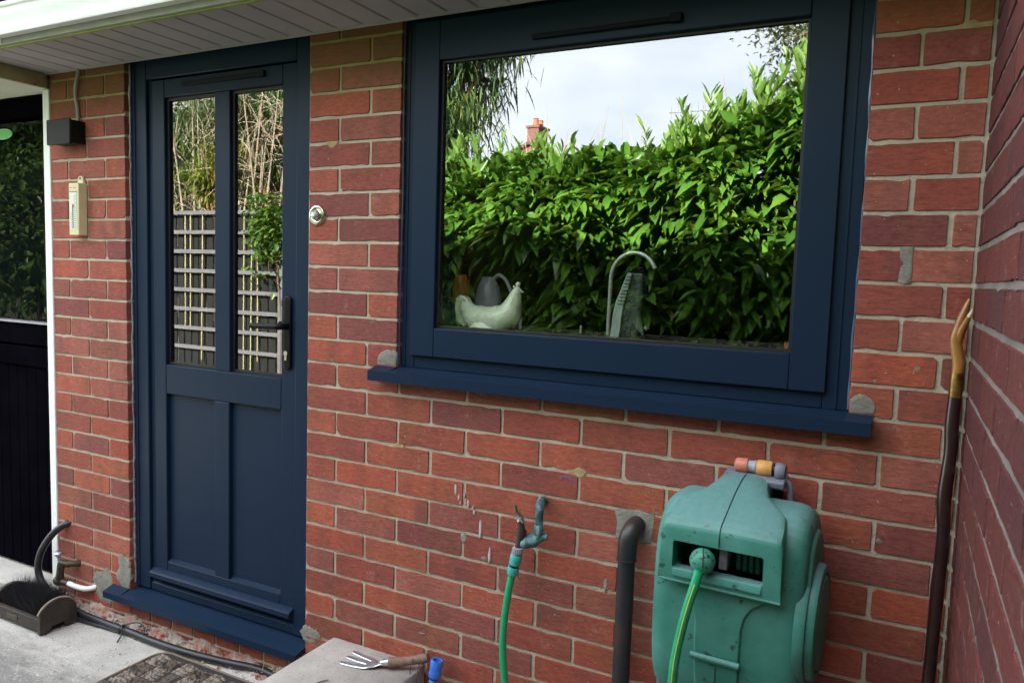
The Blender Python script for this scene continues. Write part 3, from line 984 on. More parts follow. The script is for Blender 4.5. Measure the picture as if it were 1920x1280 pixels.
# ------------------------------------------------------------------ things on the kitchen window board
struct(MB().box(.345, 1.565, .075, .42, 1.17, 1.208).build("window_board", M['worktop'], smooth=0))
struct(MB().box(.23, 2.0, .42, .8, .85, .90).build("kitchen_worktop", M['worktop'], smooth=0))
ZB = 1.208
hn = thing("hen_ornament", "pale green glazed hen ornament on the sill inside the window", "ornament", (.57, .135, ZB))
h = MB()
yb = .135
h.tube([(.474, yb, 1.300), (.487, yb, 1.285), (.505, yb, 1.262), (.53, yb, 1.246), (.57, yb, 1.238), (.61, yb, 1.243), (.637, yb, 1.262), (.650, yb, 1.29), (.658, yb, 1.315), (.663, yb, 1.333), (.665, yb, 1.344)],
       [.006, .018, .030, .040, .044, .046, .040, .027, .019, .013, .004], 16, sm=4)
h.lathe([(.0, 0), (.05, 0), (.055, .012), (.045, .03)], (.57, yb, ZB), (0, 0, 1), 18)
h.build("hen_body", M['hen'], hn)
tl = MB()
tl.prism([(.466, 1.232), (.458, 1.268), (.462, 1.303), (.478, 1.313), (.497, 1.306), (.515, 1.282), (.53, 1.258), (.53, 1.225), (.49, 1.215)], yb - .014, yb + .014, 'xz')
tl.build("tail", M['hen'], hn, bevel=.006, seg=3)
hk = MB()
hk.sphere((.666, yb, 1.350), .0075, 10, 6)
hk.sphere((.656, yb - .006, 1.343), .004, 8, 5)
hk.build("comb", M['hen'], hn)
MB().tube([(.672, yb, 1.333), (.684, yb, 1.327)], [.005, .001], 8).build("beak", M['hen'], hn)
wg = MB()
wg.sphere((.585, yb - .040, 1.243), .032, 12, 8, (1.25, .22, .75))
wg.build("wing", M['hen'], hn)

tp = thing("kitchen_tap", "slim arched chrome kitchen tap inside the window", "tap", (.93, .30, .9))
TB = .905
tpt = MB()
arc = [(.885, .30, .9), (.887, .30, 1.2), (.889, .30, 1.36)]
for k in range(1, 12):
    a = math.pi * (1 - k / 11 * .86)
    arc.append((.959 + .070 * math.cos(a), .30, 1.375 + .078 * math.sin(a)))
tpt.tube(arc, .0062, 10, sm=2)
tpt.build("spout", M['steelbright'], tp)
tb = MB()
tb.lathe([(.02, 0), (.02, .03), (.012, .04), (.012, .3), (.0, .3)], (.885, .30, .9), (0, 0, 1), 14)
tb.build("tap_body", M['steelbright'], tp)
for xx in (.80, .955):
    MB().lathe([(.014, 0), (.010, .02), (.004, .03), (.0032, .33), (0, .332)], (xx, .30, .9), (0, 0, 1), 10).build("tap_lever", M['steelbright'], tp)

bt = thing("spray_bottle", "grey spray bottle with ribbed grip beside the kitchen tap", "bottle", (1.0, .19, ZB))
bb = MB()
bb.loft([[(a, .17, ZB), (a + w, .17, ZB), (a + w, .215, ZB), (a, .215, ZB)] if False else [(a, .17, z), (a + w, .17, z), (a + w, .215, z), (a, .215, z)] for z, a, w in ((ZB, .944, .078), (1.27, .948, .076), (1.31, .958, .070), (1.36, .972, .058), (1.395, .982, .048))])
bb.build("bottle_body", M['bottledark'], bt, bevel=.008, seg=3)
bs_ = MB()
bs_.prism([(.943, ZB + .002), (.970, ZB + .002), (.978, 1.30), (.999, 1.392), (.986, 1.392), (.955, 1.31), (.948, 1.27)], .163, .172, 'xz')
bs_.build("bottle_front", M['bottle'], bt, bevel=.002)
rb = MB()
for k in range(9):
    z = 1.305 + k * .0095
    xa = .9585 + (z - 1.31) * .34
    rb.box(xa + .004, xa + .024, .1605, .1632, z, z + .0022)
rb.build("rib", M['gasket'], bt, smooth=0)
MB().prism([(.99, 1.392), (1.03, 1.392), (1.035, 1.41), (.985, 1.41)], .172, .21, 'xz').build("bottle_cap", M['black'], bt, bevel=.003)

j1 = thing("amber_jar", "amber glass jar in the left corner behind the window pane", "jar", (.42, .2, ZB))
MB().lathe([(.0, 0), (.036, 0), (.038, .01), (.038, .06), (.03, .075), (.0, .076)], (.425, .21, ZB), (0, 0, 1), 18).build("jar_base", M['navyjar'], j1)
MB().lathe([(.0, .0765), (.028, .077), (.029, .15), (.02, .165), (.0, .166)], (.425, .21, ZB), (0, 0, 1), 18).build("jar_top", M['amber'], j1)
jg = thing("plastic_jug", "pale plastic jug with spiral handle behind the hen ornament", "jug", (.5, .3, ZB))
MB().lathe([(0, 0), (.045, 0), (.05, .06), (.035, .13), (.02, .16), (.0, .16)], (.47, .31, ZB), (0, 0, 1), 18).build("jug_body", M['whisk'], jg)
sp = MB()
sp.tube([(.47, .31, 1.33), (.50, .31, 1.372), (.53, .31, 1.362), (.56, .31, 1.31), (.585, .31, 1.25), (.59, .31, ZB)], .006, 8, sm=5)
sp.build("jug_handle", M['whisk'], jg)
pt = thing("flower_pot", "terracotta flower pot at the right end of the window board", "pot", (1.47, .19, ZB))
MB().lathe([(0, -.06), (.045, -.06), (.052, -.01), (.056, -.01), (.056, .012), (.049, .012), (.047, -.005), (0, -.006)], (1.455, .205, ZB + .06 - .052), (0, 0, 1), 22).build("pot_body", M['terracotta'], pt)

# ------------------------------------------------------------------ black stable door, far left
bd = thing("stable_door", "black painted stable door with glass top and boarded bottom, far left", "door", (-1.8, .06, .1))
Yb = .06
fb = MB()
fb.box(-2.62, -1.362, Yb - .02, .14, 1.955, 2.034)
fb.box(-2.70, -2.621, Yb - .02, .14, .05, 2.034)
fb.build("door_frame", M['blackpaint'], bd, bevel=.003)
rl = MB()
rl.box(-2.62, -1.363, Yb, .12, 1.02, 1.112)
rl.box(-2.62, -1.363, Yb - .006, .12, .93, 1.012)
rl.build("rail", M['blackpaint'], bd, bevel=.004)
MB().box(-2.62, -1.363, Yb - .012, Yb + .02, 1.1125, 1.120).build("glazing_strip", M['greyplastic'], bd, smooth=0)
glaze(MB().box(-2.62, -1.363, Yb + .02, Yb + .026, 1.1205, 1.954).build("glass_pane", M['oldglass'], bd, smooth=0), 'oldglass')
MB().box(-2.62, -1.363, Yb + .05, Yb + .055, 1.1205, 1.954).build("dark_interior_panel", M['void'], bd, smooth=0)  # black board added in place of the dark interior behind the pane
xx = -1.3635
while xx > -2.6:
    w = .0655
    MB().box(xx - w + .002, xx, Yb + .004, .11, .055, .929).build("plank", M['blackpaint'], bd, bevel=.004)
    xx -= w
st = thing("oval_sticker", "plain green oval sticker on the black door glass", "sticker", (-1.9, .08, 1.9))
el = lambda a, b: [(-1.775 + a * math.cos(2 * math.pi * k / 28), 1.902 + b * math.sin(2 * math.pi * k / 28)) for k in range(28)]
MB().prism(el(.066, .022), Yb + .0175, Yb + .0195, 'xz').build("sticker_border", M['stickeredge'], st, smooth=0)
MB().prism(el(.061, .0185), Yb + .0168, Yb + .0174, 'xz').build("sticker_face", M['sticker'], st, smooth=0)
wp = MB().box(-1.3615, -1.3215, -.004, .10, .0, 2.034)
tag(wp.build("white_post", M['white'], bevel=.003), "narrow white upright trim between black door and brick pier", "trim")
struct(MB().box(-2.7, -1.322, -.075, .2, -.02, .045).build("threshold_step", M['concrete'], bevel=.012))

# ------------------------------------------------------------------ fittings on the left pier
vb = thing("vent_box", "square black plastic box high on the left brick pier", "box", (-1.18, -.03, 1.84))
MB().box(-1.235, -1.103, -.056, -.0005, 1.812, 1.896).build("box_body", M['blackmatt'], vb, bevel=.003)
MB().box(-1.240, -1.098, -.066, -.0565, 1.806, 1.900).build("box_cover", M['blackmatt'], vb, bevel=.004)
tag(MB().tube([(-1.135, -.008, 1.899), (-1.137, -.009, 1.95), (-1.146, -.010, 1.99), (-1.143, -.010, 2.03), (-1.128, -.010, 2.075), (-1.126, -.010, 2.0905)], .0065, 8, sm=5).build("conduit", M['conduit']), "thin grey conduit rising from black box to soffit", "conduit")

tm = thing("wall_thermometer", "cream plastic wall thermometer on the left brick pier", "thermometer", (-1.13, -.02, 1.46))
MB().box(-1.158, -1.100, -.036, -.0005, 1.474, 1.668).build("case", M['cream'], tm, bevel=.003)
tb_ = MB()
tb_.prism([(-1.146, 1.668), (-1.108, 1.668), (-1.114, 1.690), (-1.121, 1.697), (-1.133, 1.697), (-1.140, 1.690)], -.010, -.0005, 'xz')
tb_.build("hanging_tab", M['cream'], tm, bevel=.002)
MB().lathe([(.005, 0), (.005, .0014), (0, .0014)], (-1.127, -.010, 1.688), (0, -1, 0), 12).build("screw", M['ink'], tm)
MB().box(-1.150, -1.110, -.0375, -.0362, 1.497, 1.634).build("scale", M['scale'], tm, smooth=0)
MB().box(-1.151, -1.109, -.0385, -.0362, 1.6345, 1.637).build("scale_edge", M['ink'], tm, smooth=0)
tk = MB()
for k in range(17):
    z = 1.505 + k * .0072
    tk.box(-1.1245, -1.1245 + (.008 if k % 2 else .012), -.0381, -.0376, z, z + .0014)
    if k < 8:
        tk.box(-1.146, -1.146 + (.006 if k % 2 else .009), -.0381, -.0376, z, z + .0014)
tk.box(-1.149, -1.139, -.0371, -.0362, 1.6495, 1.6515); tk.box(-1.126, -1.114, -.0371, -.0362, 1.6495, 1.6515)
o = tk.build("scale_marks", M['ink'], tm, smooth=0); o['kind'] = 'stuff'
MB().tube([(-1.131, -.0385, 1.50), (-1.131, -.0385, 1.59)], .0013, 6).build("fluid_tube", M['ink'], tm)
MB().box(-1.133, -1.125, -.0386, -.0376, 1.578, 1.587).build("fluid_marker", M['red'], tm, smooth=0)

bl = thing("doorbell", "round chrome doorbell with pale push button by the blue door", "doorbell", (.031, -.01, 1.542))
MB().lathe([(.031, 0), (.0315, .004), (.029, .008), (.024, .0095), (.0195, .0085), (.017, .007), (0, .007)], (.030, 0, 1.542), (0, -1, 0), 28).build("bell_plate", M['chrome'], bl)
MB().lathe([(.0165, .0065), (.0165, .013), (.014, .017), (.0, .0172)], (.030, 0, 1.542), (0, -1, 0), 22).build("bell_boss", M['chrome'], bl)
MB().lathe([(.009, .017), (.009, .023), (.007, .0255), (0, .026)], (.030, 0, 1.542), (0, -1, 0), 16).build("push_button", M['white'], bl)

# valve and white waste pipe at the foot of the left pier
vv = thing("brass_valve", "grimy brass valve with round knob low on the left brick pier", "valve", (-1.23, -.02, .15))
v = MB()
v.tube([(-1.19, .004, .178), (-1.205, -.035, .182), (-1.235, -.05, .188)], [.013, .013, .012], 10)
v.tube([(-1.228, -.048, .185), (-1.232, -.052, .15), (-1.238, -.05, .118)], [.015, .013, .016], 10)
v.sphere((-1.245, -.05, .113), .021, 12, 8)
v.tube([(-1.245, -.05, .113), (-1.20, -.04, .107)], [.014, .013], 10)
v.build("valve_body", M['dullbrass'], vv)
MB().lathe([(.006, 0), (.008, .02), (.014, .024), (.015, .034), (.009, .038), (0, .038)], (-1.236, -.05, .194), (-.05, -.1, 1), 14).build("valve_knob", M['steel'], vv)
MB().tube([(-1.243, -.05, .24 - .012), (-1.2425, -.05, .2345)], [.010, .009], 10).build("knob_cap", M['chrome'], vv)
MB().tube([(-1.199, -.040, .107), (-1.16, -.033, .100), (-1.12, -.022, .096), (-1.098, .0, .098), (-1.094, .02, .10)], .0105, 10, sm=4).build("white_pipe", M['white'], vv)

# thick black cable from a hole in the pier along the foot of the wall
cb = thing("black_cable", "thick black cable looping out of the pier and along the wall foot", "cable", (-.8, -.05, 0))
path = [(-1.246, .02, .331), (-1.262, -.012, .325), (-1.30, -.04, .285), (-1.335, -.065, .21), (-1.335, -.075, .135), (-1.29, -.072, .075), (-1.21, -.064, .04), (-1.08, -.062, .018), (-.93, -.060, .014), (-.80, -.058, .013), (-.66, -.062, .0135), (-.50, -.055, .0135), (-.34, -.036, .014), (-.2, -.012, .014), (-.08, -.02, .014), (.08, -.03, .014)]
MB().tube(path, .0135, 10, sm=6).build("cable_sheath", M['cable'], cb)
MB().tube([(-1.25, -.09, .03), (-1.1, -.085, .006), (-.95, -.074, .006), (-.84, -.068, .006)], .0055, 8, sm=5).build("thin_wire", M['cable'], cb)
ct = MB()
ct.tube([(-.845, -.060, .030), (-.83, -.074, .028), (-.82, -.082, .010), (-.79, -.12, .006)], .0028, 6, sm=3)
ct.tube([(-.838, -.056, .030), (-.80, -.040, .045), (-.765, -.035, .042), (-.745, -.044, .018)], .0028, 6, sm=3)
ct.tube([(-.845 + .0, -.060 + .016 * math.cos(a), .014 + .016 * math.sin(a)) for a in [2 * math.pi * k / 12 for k in range(13)]], .0025, 6)
ct.build("cable_tie", M['cable'], cb)

# crumbled mortar along the foot of the wall
rbm = MB()
n = 120
sec = []
for i in range(n):
    x_ = -1.30 + 1.36 * i / (n - 1)
    hgt = .030 + .012 * math.sin(i * .37) + rng.uniform(-.006, .006)
    w = .030 + rng.uniform(-.008, .008)
    sec.append([(x_, .01, -.01), (x_, .01, hgt + .008), (x_, -.006, hgt * .95), (x_, -w * .5, hgt * .55), (x_, -w, .004), (x_, -w - .008, -.01)])
rbm.loft(sec)
for i in range(260):
    x_ = rng.uniform(-1.3, .05); y_ = -abs(rng.normal(0, .022)) - .012; s_ = rng.uniform(.002, .0085)
    a = rng.normal(size=(6, 3)) * .25
    c = np.array([x_, y_, max(.03 * (1 + y_ / .045), 0) + .003])
    d = np.array([[1, 0, 0], [-1, 0, 0], [0, 1, 0], [0, -1, 0], [0, 0, .7], [0, 0, -.7]]) + a
    rbm.add([tuple(c + q * s_) for q in d], [(0, 2, 4), (2, 1, 4), (1, 3, 4), (3, 0, 4), (2, 0, 5), (1, 2, 5), (3, 1, 5), (0, 3, 5)])
o = rbm.build("rubble", M['rubble'], smooth=0)
o['kind'] = 'stuff'; o['label'] = "crumbled mortar and brick grit along the foot of the wall"
dn = MB()
for i in range(900):
    x_ = rng.uniform(-2.2, .1); y_ = rng.uniform(-.75, -.03); s_ = rng.uniform(.0006, .0022) * (1 if rng.random() > .05 else 1.8)
    a = rng.uniform(0, 6.28); l = rng.uniform(1, 3)
    ux, uy = math.cos(a) * s_ * l, math.sin(a) * s_ * l
    px, py = -math.sin(a) * s_, math.cos(a) * s_
    z_ = .006 + .004 * math.sin(x_ * 2.3 + y_)
    dn.add([(x_ - ux, y_ - uy, z_), (x_ + px, y_ + py, z_), (x_ + ux, y_ + uy, z_), (x_ - px, y_ - py, z_), (x_, y_, z_ + s_)], [(0, 1, 4), (1, 2, 4), (2, 3, 4), (3, 0, 4)])
o = dn.build("leaf_litter", M['string'], smooth=0)
o['kind'] = 'stuff'; o['label'] = "fine dark crumbs and leaf litter scattered on the concrete"

# ------------------------------------------------------------------ boot brush
bz = thing("boot_brush", "wooden boot scraper with black bristles between two rounded ends", "boot scraper", (-1.22, -.16, 0))


def end_plate(xa, xb, name):
    poly = [(-.229, .002), (-.196, .002), (-.186, .020), (-.140, .022), (-.128, .002), (-.088, .002), (-.088, .076)]
    for k in range(1, 11):
        a = math.pi * (.12 + .76 * k / 11)
        poly.append((-.160 + .079 * math.cos(a), .045 + .073 * math.sin(a)))
    poly.append((-.229, .048))
    MB().prism(poly, xa, xb, 'yz').build(name, M['dirtwood'], bz, bevel=.0025)


end_plate(-1.090, -1.072, "end_board")
MB().tube([(-1.0805, -.160 + .079 * math.cos(a), .0452 + .0735 * math.sin(a)) for a in [math.pi * (.16 + .70 * k / 12) for k in range(13)]], .0045, 6).build("worn_edge", M['palewood'], bz)
end_plate(-1.376, -1.358, "end_board")
MB().box(-1.3575, -1.0905, -.226, -.205, .012, .058).build("front_rail", M['dirtwood'], bz, bevel=.003)
MB().box(-1.3575, -1.0905, -.204, -.09, .014, .034).build("base_board", M['dirtwood'], bz, bevel=.003)
MB().box(-1.2835, -1.2165, -.2285, -.2262, .024, .042).build("name_plate", M['dullbrass'], bz, bevel=.001)
bq = MB()
for i in range(4600):
    side_ = rng.random()
    x_ = rng.uniform(-1.35, -1.10)
    y0 = rng.uniform(-.20, -.095)
    z0 = .034
    t = rng.random()
    L_ = .08
    prf = .046 + .060 * max(0, 1 - ((y0 + .150) / .075) ** 2)
    dx, dy = rng.normal(0, .012), (y0 + .15) * .5 + rng.normal(0, .010)
    w = .0013
    tip = (x_ + dx, y0 + dy - .012 * (x_ + 1.22), z0 + prf * rng.uniform(.62, 1.2))
    bq.add([(x_ - w, y0, z0), (x_ + w, y0, z0), tip, (x_, y0 + w, z0)], [(0, 1, 2), (1, 3, 2), (3, 0, 2)])
o = bq.build("bristles", M['bristle'], bz, smooth=0)
o['kind'] = 'stuff'

# ------------------------------------------------------------------ doormats
dm = thing("doormat", "brown woven doormat with basket weave pile below the door", "doormat", (-.25, -.3, 0))
def rrect(x0, x1, y0, y1, r, n=6):
    out = []
    for cx, cy, a0 in ((x1 - r, y1 - r, 0), (x0 + r, y1 - r, 90), (x0 + r, y0 + r, 180), (x1 - r, y0 + r, 270)):
        for k in range(n + 1):
            a = R_(a0 + 90 * k / n)
            out.append((cx + r * math.cos(a), cy + r * math.sin(a)))
    return out


MX0, MX1, MY0, MY1 = -.585, .085, -.52, -.088
MB().prism(rrect(MX0, MX1, MY0, MY1, .05), .007, .014, 'xy').build("mat_base", M['matbase'], dm, smooth=30)
eg = [(x_, y_, .013) for x_, y_ in rrect(MX0, MX1, MY0, MY1, .05)]
MB().tube(eg + eg[:2], .0048, 6, cap=False).build("mat_edging", M['matedge'], dm)
pi_ = MB()
T = .067
for ix in range(10):
    for iy in range(7):
        cx, cy = MX0 + .012 + T * (ix + .5), MY0 + .008 + T * (iy + .5)
        if cx > MX1 - .03 or cy > MY1 - .03:
            if cx > MX1 - .01 or cy > MY1 - .01:
                continue
        for s_ in range(4):
            if rng.random() < .06:
                continue
            off = (s_ - 1.5) * T / 4
            hw, hl = T / 4 * .36, T / 2 * .95
            nseg = 6
            sec = []
            for k in range(nseg + 1):
                t = -hl + 2 * hl * k / nseg
                z_ = .0145 + .0095 * (1 - (t / hl) ** 4) + rng.uniform(-.0015, .0015)
                j_ = rng.uniform(-.0015, .0015)
                if (ix + iy) % 2:
                    sec.append([(cx + t, cy + off - hw + j_, .0135), (cx + t, cy + off + j_, z_), (cx + t, cy + off + hw + j_, .0135)])
                else:
                    sec.append([(cx + off - hw + j_, cy + t, .0135), (cx + off + j_, cy + t, z_), (cx + off + hw + j_, cy + t, .0135)])
            pi_.loft(sec)
o = pi_.build("pile", M['mat'], dm, smooth=0)
o['kind'] = 'stuff'
dm2 = thing("rubber_mat", "dark flat mat in front of the black stable door", "mat", (-1.75, -.12, .05))
MB().prism(rrect(-2.3, -1.47, -.29, -.082, .02), .006, .016, 'xy').build("mat_sheet", M['matbase'], dm2, smooth=30)
rg = MB()
for k in range(8):
    y_ = -.272 + k * .0245
    rg.box(-2.285, -1.485, y_, y_ + .010, .0155, .0195)
rg.build("mat_ridges", M['matbase'], dm2, smooth=0)

# ------------------------------------------------------------------ concrete block, hand fork
cbk = MB()
poly = rrect(.118, .468, -.34, -.006, .008, 3)
cbk.loft([[(x_, y_, 0) for x_, y_ in poly], [(x_, y_, .19) for x_, y_ in poly], [(.293 + (x_ - .293) * .995, -.173 + (y_ + .173) * .995, .206) for x_, y_ in poly], [(.293 + (x_ - .293) * .975, -.173 + (y_ + .173) * .975, .210) for x_, y_ in poly]])
tag(cbk.build("concrete_block", M['slab'], smooth=50), "pale concrete step block against the wall beside the door", "block")
tw = MB().tube([(.263, -.268, .2135), (.270, -.245, .2145), (.282, -.222, .2135)], [.0014, .0022, .0012], 6, sm=3)
tag(tw.build("dry_twig", M['string']), "short brown twig lying on the concrete block", "twig")
fk = thing("hand_fork", "galvanised three tined hand fork with worn wooden handle on concrete block", "garden fork", (.34, -.09, .21))
tn = MB()


def flat(mb, pts, ws, z, th=.0022):
    """a flat tapering strip along pts in the xy plane with height z per point"""
    secs = []
    for i, p in enumerate(pts):
        a = Vector(pts[max(i - 1, 0)]); b = Vector(pts[min(i + 1, len(pts) - 1)])
        t = (b - a).normalized(); nrm = Vector((-t.y, t.x))
        w = ws[i]
        q = Vector(p)
        z_ = z[i]
        secs.append([(q.x + nrm.x * w, q.y + nrm.y * w, z_), (q.x - nrm.x * w, q.y - nrm.y * w, z_), (q.x - nrm.x * w * .8, q.y - nrm.y * w * .8, z_ + th), (q.x + nrm.x * w * .8, q.y + nrm.y * w * .8, z_ + th)])
    mb.loft(secs)


flat(tn, [(.236, -.056), (.240, -.057), (.248, -.059), (.285, -.065), (.322, -.071), (.338, -.080)], [.002, .0062, .0088, .0092, .0095, .010], [.2122, .2123, .2125, .213, .2145, .217])
flat(tn, [(.240, -.0895), (.244, -.090), (.252, -.0905), (.29, -.0925), (.322, -.093), (.338, -.093)], [.002, .0062, .0088, .0092, .0095, .010], [.2122, .2123, .2125, .213, .2146, .2171])
flat(tn, [(.243, -.126), (.247, -.1258), (.255, -.125), (.29, -.122), (.326, -.116), (.340, -.106)], [.002, .0062, .0088, .0092, .0095, .010], [.2122, .2123, .2125, .213, .2147, .2172])
flat(tn, [(.323, -.094), (.338, -.094), (.352, -.092), (.364, -.090), (.376, -.087)], [.026, .0255, .020, .011, .008], [.2150, .2172, .2195, .224, .229])
tn.build("tines", M['steel'], fk, smooth=30)
fh = MB()
fh.tube([(.366, -.090, .2265), (.384, -.083, .230), (.392, -.080, .231)], [.0085, .0105, .0110], 12)
fh.build("ferrule", M['steel'], fk)
MB().tube([(.388, -.082, .2305), (.398, -.077, .231), (.420, -.066, .233), (.444, -.052, .237), (.468, -.038, .242), (.486, -.027, .247), (.489, -.0255, .248)], [.0145, .0155, .0135, .0125, .0138, .0135, .010], 14, sm=3).build("handle", M['oldwood'], fk)
MB().lathe([(.0045, 0), (.0045, .0012), (0, .0012)], (.4575, -.0575, .2445), (-.1, -.75, .6), 12).build("handle_hole", M['gasket'], fk)
MB().tube([(.4565, -.0585, .2440), (.459, -.072, .226), (.461, -.078, .16), (.466, -.080, .08), (.475, -.08, .045), (.478, -.078, .09), (.477, -.07, .17), (.478, -.060, .222), (.474, -.046, .2335)], .0016, 6, sm=5).build("cord_loop", M['string'], fk)

# ------------------------------------------------------------------ blue connector on a hose end beside the block
bc = thing("hose_connector", "blue hose end connector standing up against the wall beside concrete block", "hose connector", (.52, -.05, .2))
AX = Vector((.10, .10, 1)).normalized()
O = Vector((.523, -.052, .165))
MB().lathe([(.0095, 0), (.0115, .008), (.0125, .012), (.0105, .018), (.0105, .022), (.0145, .024), (.0145, .034), (.0120, .037)], O, AX, 18).build("connector_nut", M['bluefit'], bc)
MB().lathe([(.0130, .037), (.0130, .043)], O, AX, 18).build("connector_seal", M['gasket'], bc)
MB().lathe([(.0165, .043), (.0185, .047), (.0185, .060), (.0172, .064), (.0180, .068), (.0180, .092), (.0165, .095), (.0125, .095), (.0120, .068), (0, .068)], O, AX, 20).build("connector_body", M['bluefit'], bc)
MB().tube([O + AX * .006, O - AX * .06, (.505, -.065, .05), (.50, -.09, .012), (.54, -.2, .011), (.7, -.35, .011)], .0088, 10, sm=5).build("hose_tail", M['darkhose'], bc)

# ------------------------------------------------------------------ garden tap and green hose
gt = thing("garden_tap", "verdigris brass garden tap on a bent pipe below the window", "tap", (.83, -.05, .7))
g1 = MB()
g1.tube([(.832, .01, .770), (.838, -.028, .774), (.845, -.046, .768), (.846, -.052, .752), (.8455, -.052, .72)], [.0115, .0118, .012, .011, .0105], 12, sm=3)
g1.build("riser_pipe", M['verdigris'], gt)
g2 = MB()
g2.lathe([(.013, 0), (.0145, .003), (.0145, .018), (.013, .021)], (.8455, -.052, .700), (0, 0, 1), 6)
g2.tube([(.8455, -.052, .702), (.843, -.053, .686), (.838, -.056, .680)], [.013, .015, .014], 12)
g2.tube([(.869, -.046, .690), (.852, -.050, .686), (.835, -.058, .679), (.815, -.070, .672), (.805, -.074, .672)], [.007, .012, .020, .0175, .013], 12, sm=2)
g2.build("tap_body", M['verdigris'], gt)
g3 = MB()
g3.tube([(.806, -.076, .690), (.808, -.073, .700), (.806, -.075, .708), (.805, -.077, .724), (.803, -.079, .732)], [.011, .0135, .0095, .0085, .006], 12)
g3.tube([(.806, -.075, .706), (.8055, -.076, .694), (.803, -.077, .672), (.799, -.079, .652)], [.012, .0125, .0098, .0095], 12)
g3.build("tap_spout", M['drain'], gt)
hd = MB()
hd.tube([(.800, -.080, .729), (.806, -.079, .742), (.795, -.082, .756), (.789, -.083, .774)], [.006, .0075, .0062, .0055], 8)
hd.tube([(.812, -.077, .728), (.806, -.079, .737)], [.0055, .007], 8)
hd.build("tap_handle", M['chrome'], gt)
Y_ = -.079
ax = Vector((-.20, -.01, -1)).normalized()
O = Vector((.8005, Y_, .659))
kn = MB()
sec = []
for hh in (0, .002, .017, .019):
    sec.append([O + ax * hh + Vector((math.cos(2 * math.pi * k / 36), math.sin(2 * math.pi * k / 36), 0)) * ((.0155 if k % 2 else .0138) - (.0015 if hh in (0, .019) else 0)) for k in range(36)])
kn.loft(sec)
kn.build("threaded_collar", M['greyplastic'], gt, smooth=20)
MB().lathe([(.0140, .0195), (.0155, .022), (.0160, .034), (.0150, .040), (.0158, .046), (.0150, .049)], O, ax, 20).build("snap_connector", M['teal'], gt)
MB().lathe([(.0112, .049), (.0112, .057)], O, ax, 20).build("connector_ring", M['gasket'], gt)
MB().lathe([(.0152, .057), (.0160, .060), (.0158, .072), (.0145, .078), (.0100, .0785)], O, ax, 20).build("connector_nut", M['teal'], gt)
hs = MB()
P0 = O + ax * .076
hpath = [P0, P0 + ax * .03, (.7705, -.078, .50), (.763, -.078, .42), (.7635, -.076, .34), (.772, -.074, .26), (.787, -.08, .16), (.81, -.12, .06), (.86, -.2, .0135), (.99, -.32, .0125), (1.15, -.38, .0125)]
hs.tube(hpath, .0098, 12, sm=6)
tag(hs.build("garden_hose", M['hose']), "bright green garden hose hanging from the garden tap", "hose")

# ------------------------------------------------------------------ drainpipe
dp = thing("drainpipe", "grimy black drainpipe with elbow coming out of the wall beside reel", "drainpipe", (1.07, -.03, 0))
MB().tube([(1.098, .03, .752), (1.097, -.006, .752), (1.094, -.028, .745), (1.090, -.040, .728), (1.0885, -.043, .70), (1.088, -.043, .672)], [.0235, .0240, .0242, .0242, .0240, .0238], 18, sm=4).build("elbow", M['drain'], dp)
MB().lathe([(.0238, 0), (.0255, .001), (.0255, .005), (.0238, .006)], (1.088, -.043, .670), (0, 0, 1), 20).build("elbow_collar", M['drain'], dp)
MB().tube([(1.088, -.043, .69), (1.087, -.043, .4), (1.086, -.043, .0)], .0222, 18).build("pipe", M['drain'], dp)

# ------------------------------------------------------------------ hose reel
reel = thing("hose_reel", "green plastic wall mounted hose reel with slot and ball stop", "hose reel", (1.376, -.012, 0), local=True)
reel.rotation_euler = (0, 0, R_(-2.5))


def rpart(mb, name, m, **kw):
    o = mb.build(name, m, None, **kw)
    o.parent = reel
    return o


def sup(y0, z0, a, b, e=3.2, n=36):
    out = []
    for k in range(n):
        t = 2 * math.pi * k / n
        c, s = math.cos(t), math.sin(t)
        out.append((y0 + a * math.copysign(abs(c) ** (2 / e), c), z0 + b * math.copysign(abs(s) ** (2 / e), s)))
    return out


# main drum housing, rounded at its ends
secs = []
for X, k in ((-.150, .80), (-.148, .86), (-.143, .915), (-.134, .955), (-.124, .985), (-.110, 1.0), (.122, 1.0), (.138, .985), (.150, .955), (.158, .915), (.163, .86), (.165, .80)):
    d = (1 - k)
    secs.append([(X, y, z) for y, z in sup(-.128, .673, .126 - d * .126, .232 - d * .2)])
body = MB().loft(secs)
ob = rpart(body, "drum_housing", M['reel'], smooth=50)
# raised ring and shoulder step on the right side, then hub disc
rg = MB()
rg.loft([[(X, y, z) for y, z in sup(-.130, .675, .098 * k, .185 * k, 2.6)] for X, k in ((.150, 1.02), (.166, 1.0), (.171, .97), (.172, .93))])
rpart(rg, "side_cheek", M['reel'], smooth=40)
hb = MB()
hb.lathe([(.134, .150), (.134, .166), (.130, .171), (.122, .172), (.121, .182), (.117, .187), (.107, .189), (.104, .186), (.098, .186), (.094, .190), (.0, .191)], (0, -.135, .668), (1, 0, 0), 40)
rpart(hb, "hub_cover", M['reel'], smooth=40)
hr = MB()
hr.lathe([(.100, .1855), (.1035, .1855), (.1035, .1865), (.100, .1865)], (0, -.135, .668), (1, 0, 0), 40)
rpart(hr, "hub_groove", M['seam'], smooth=40)
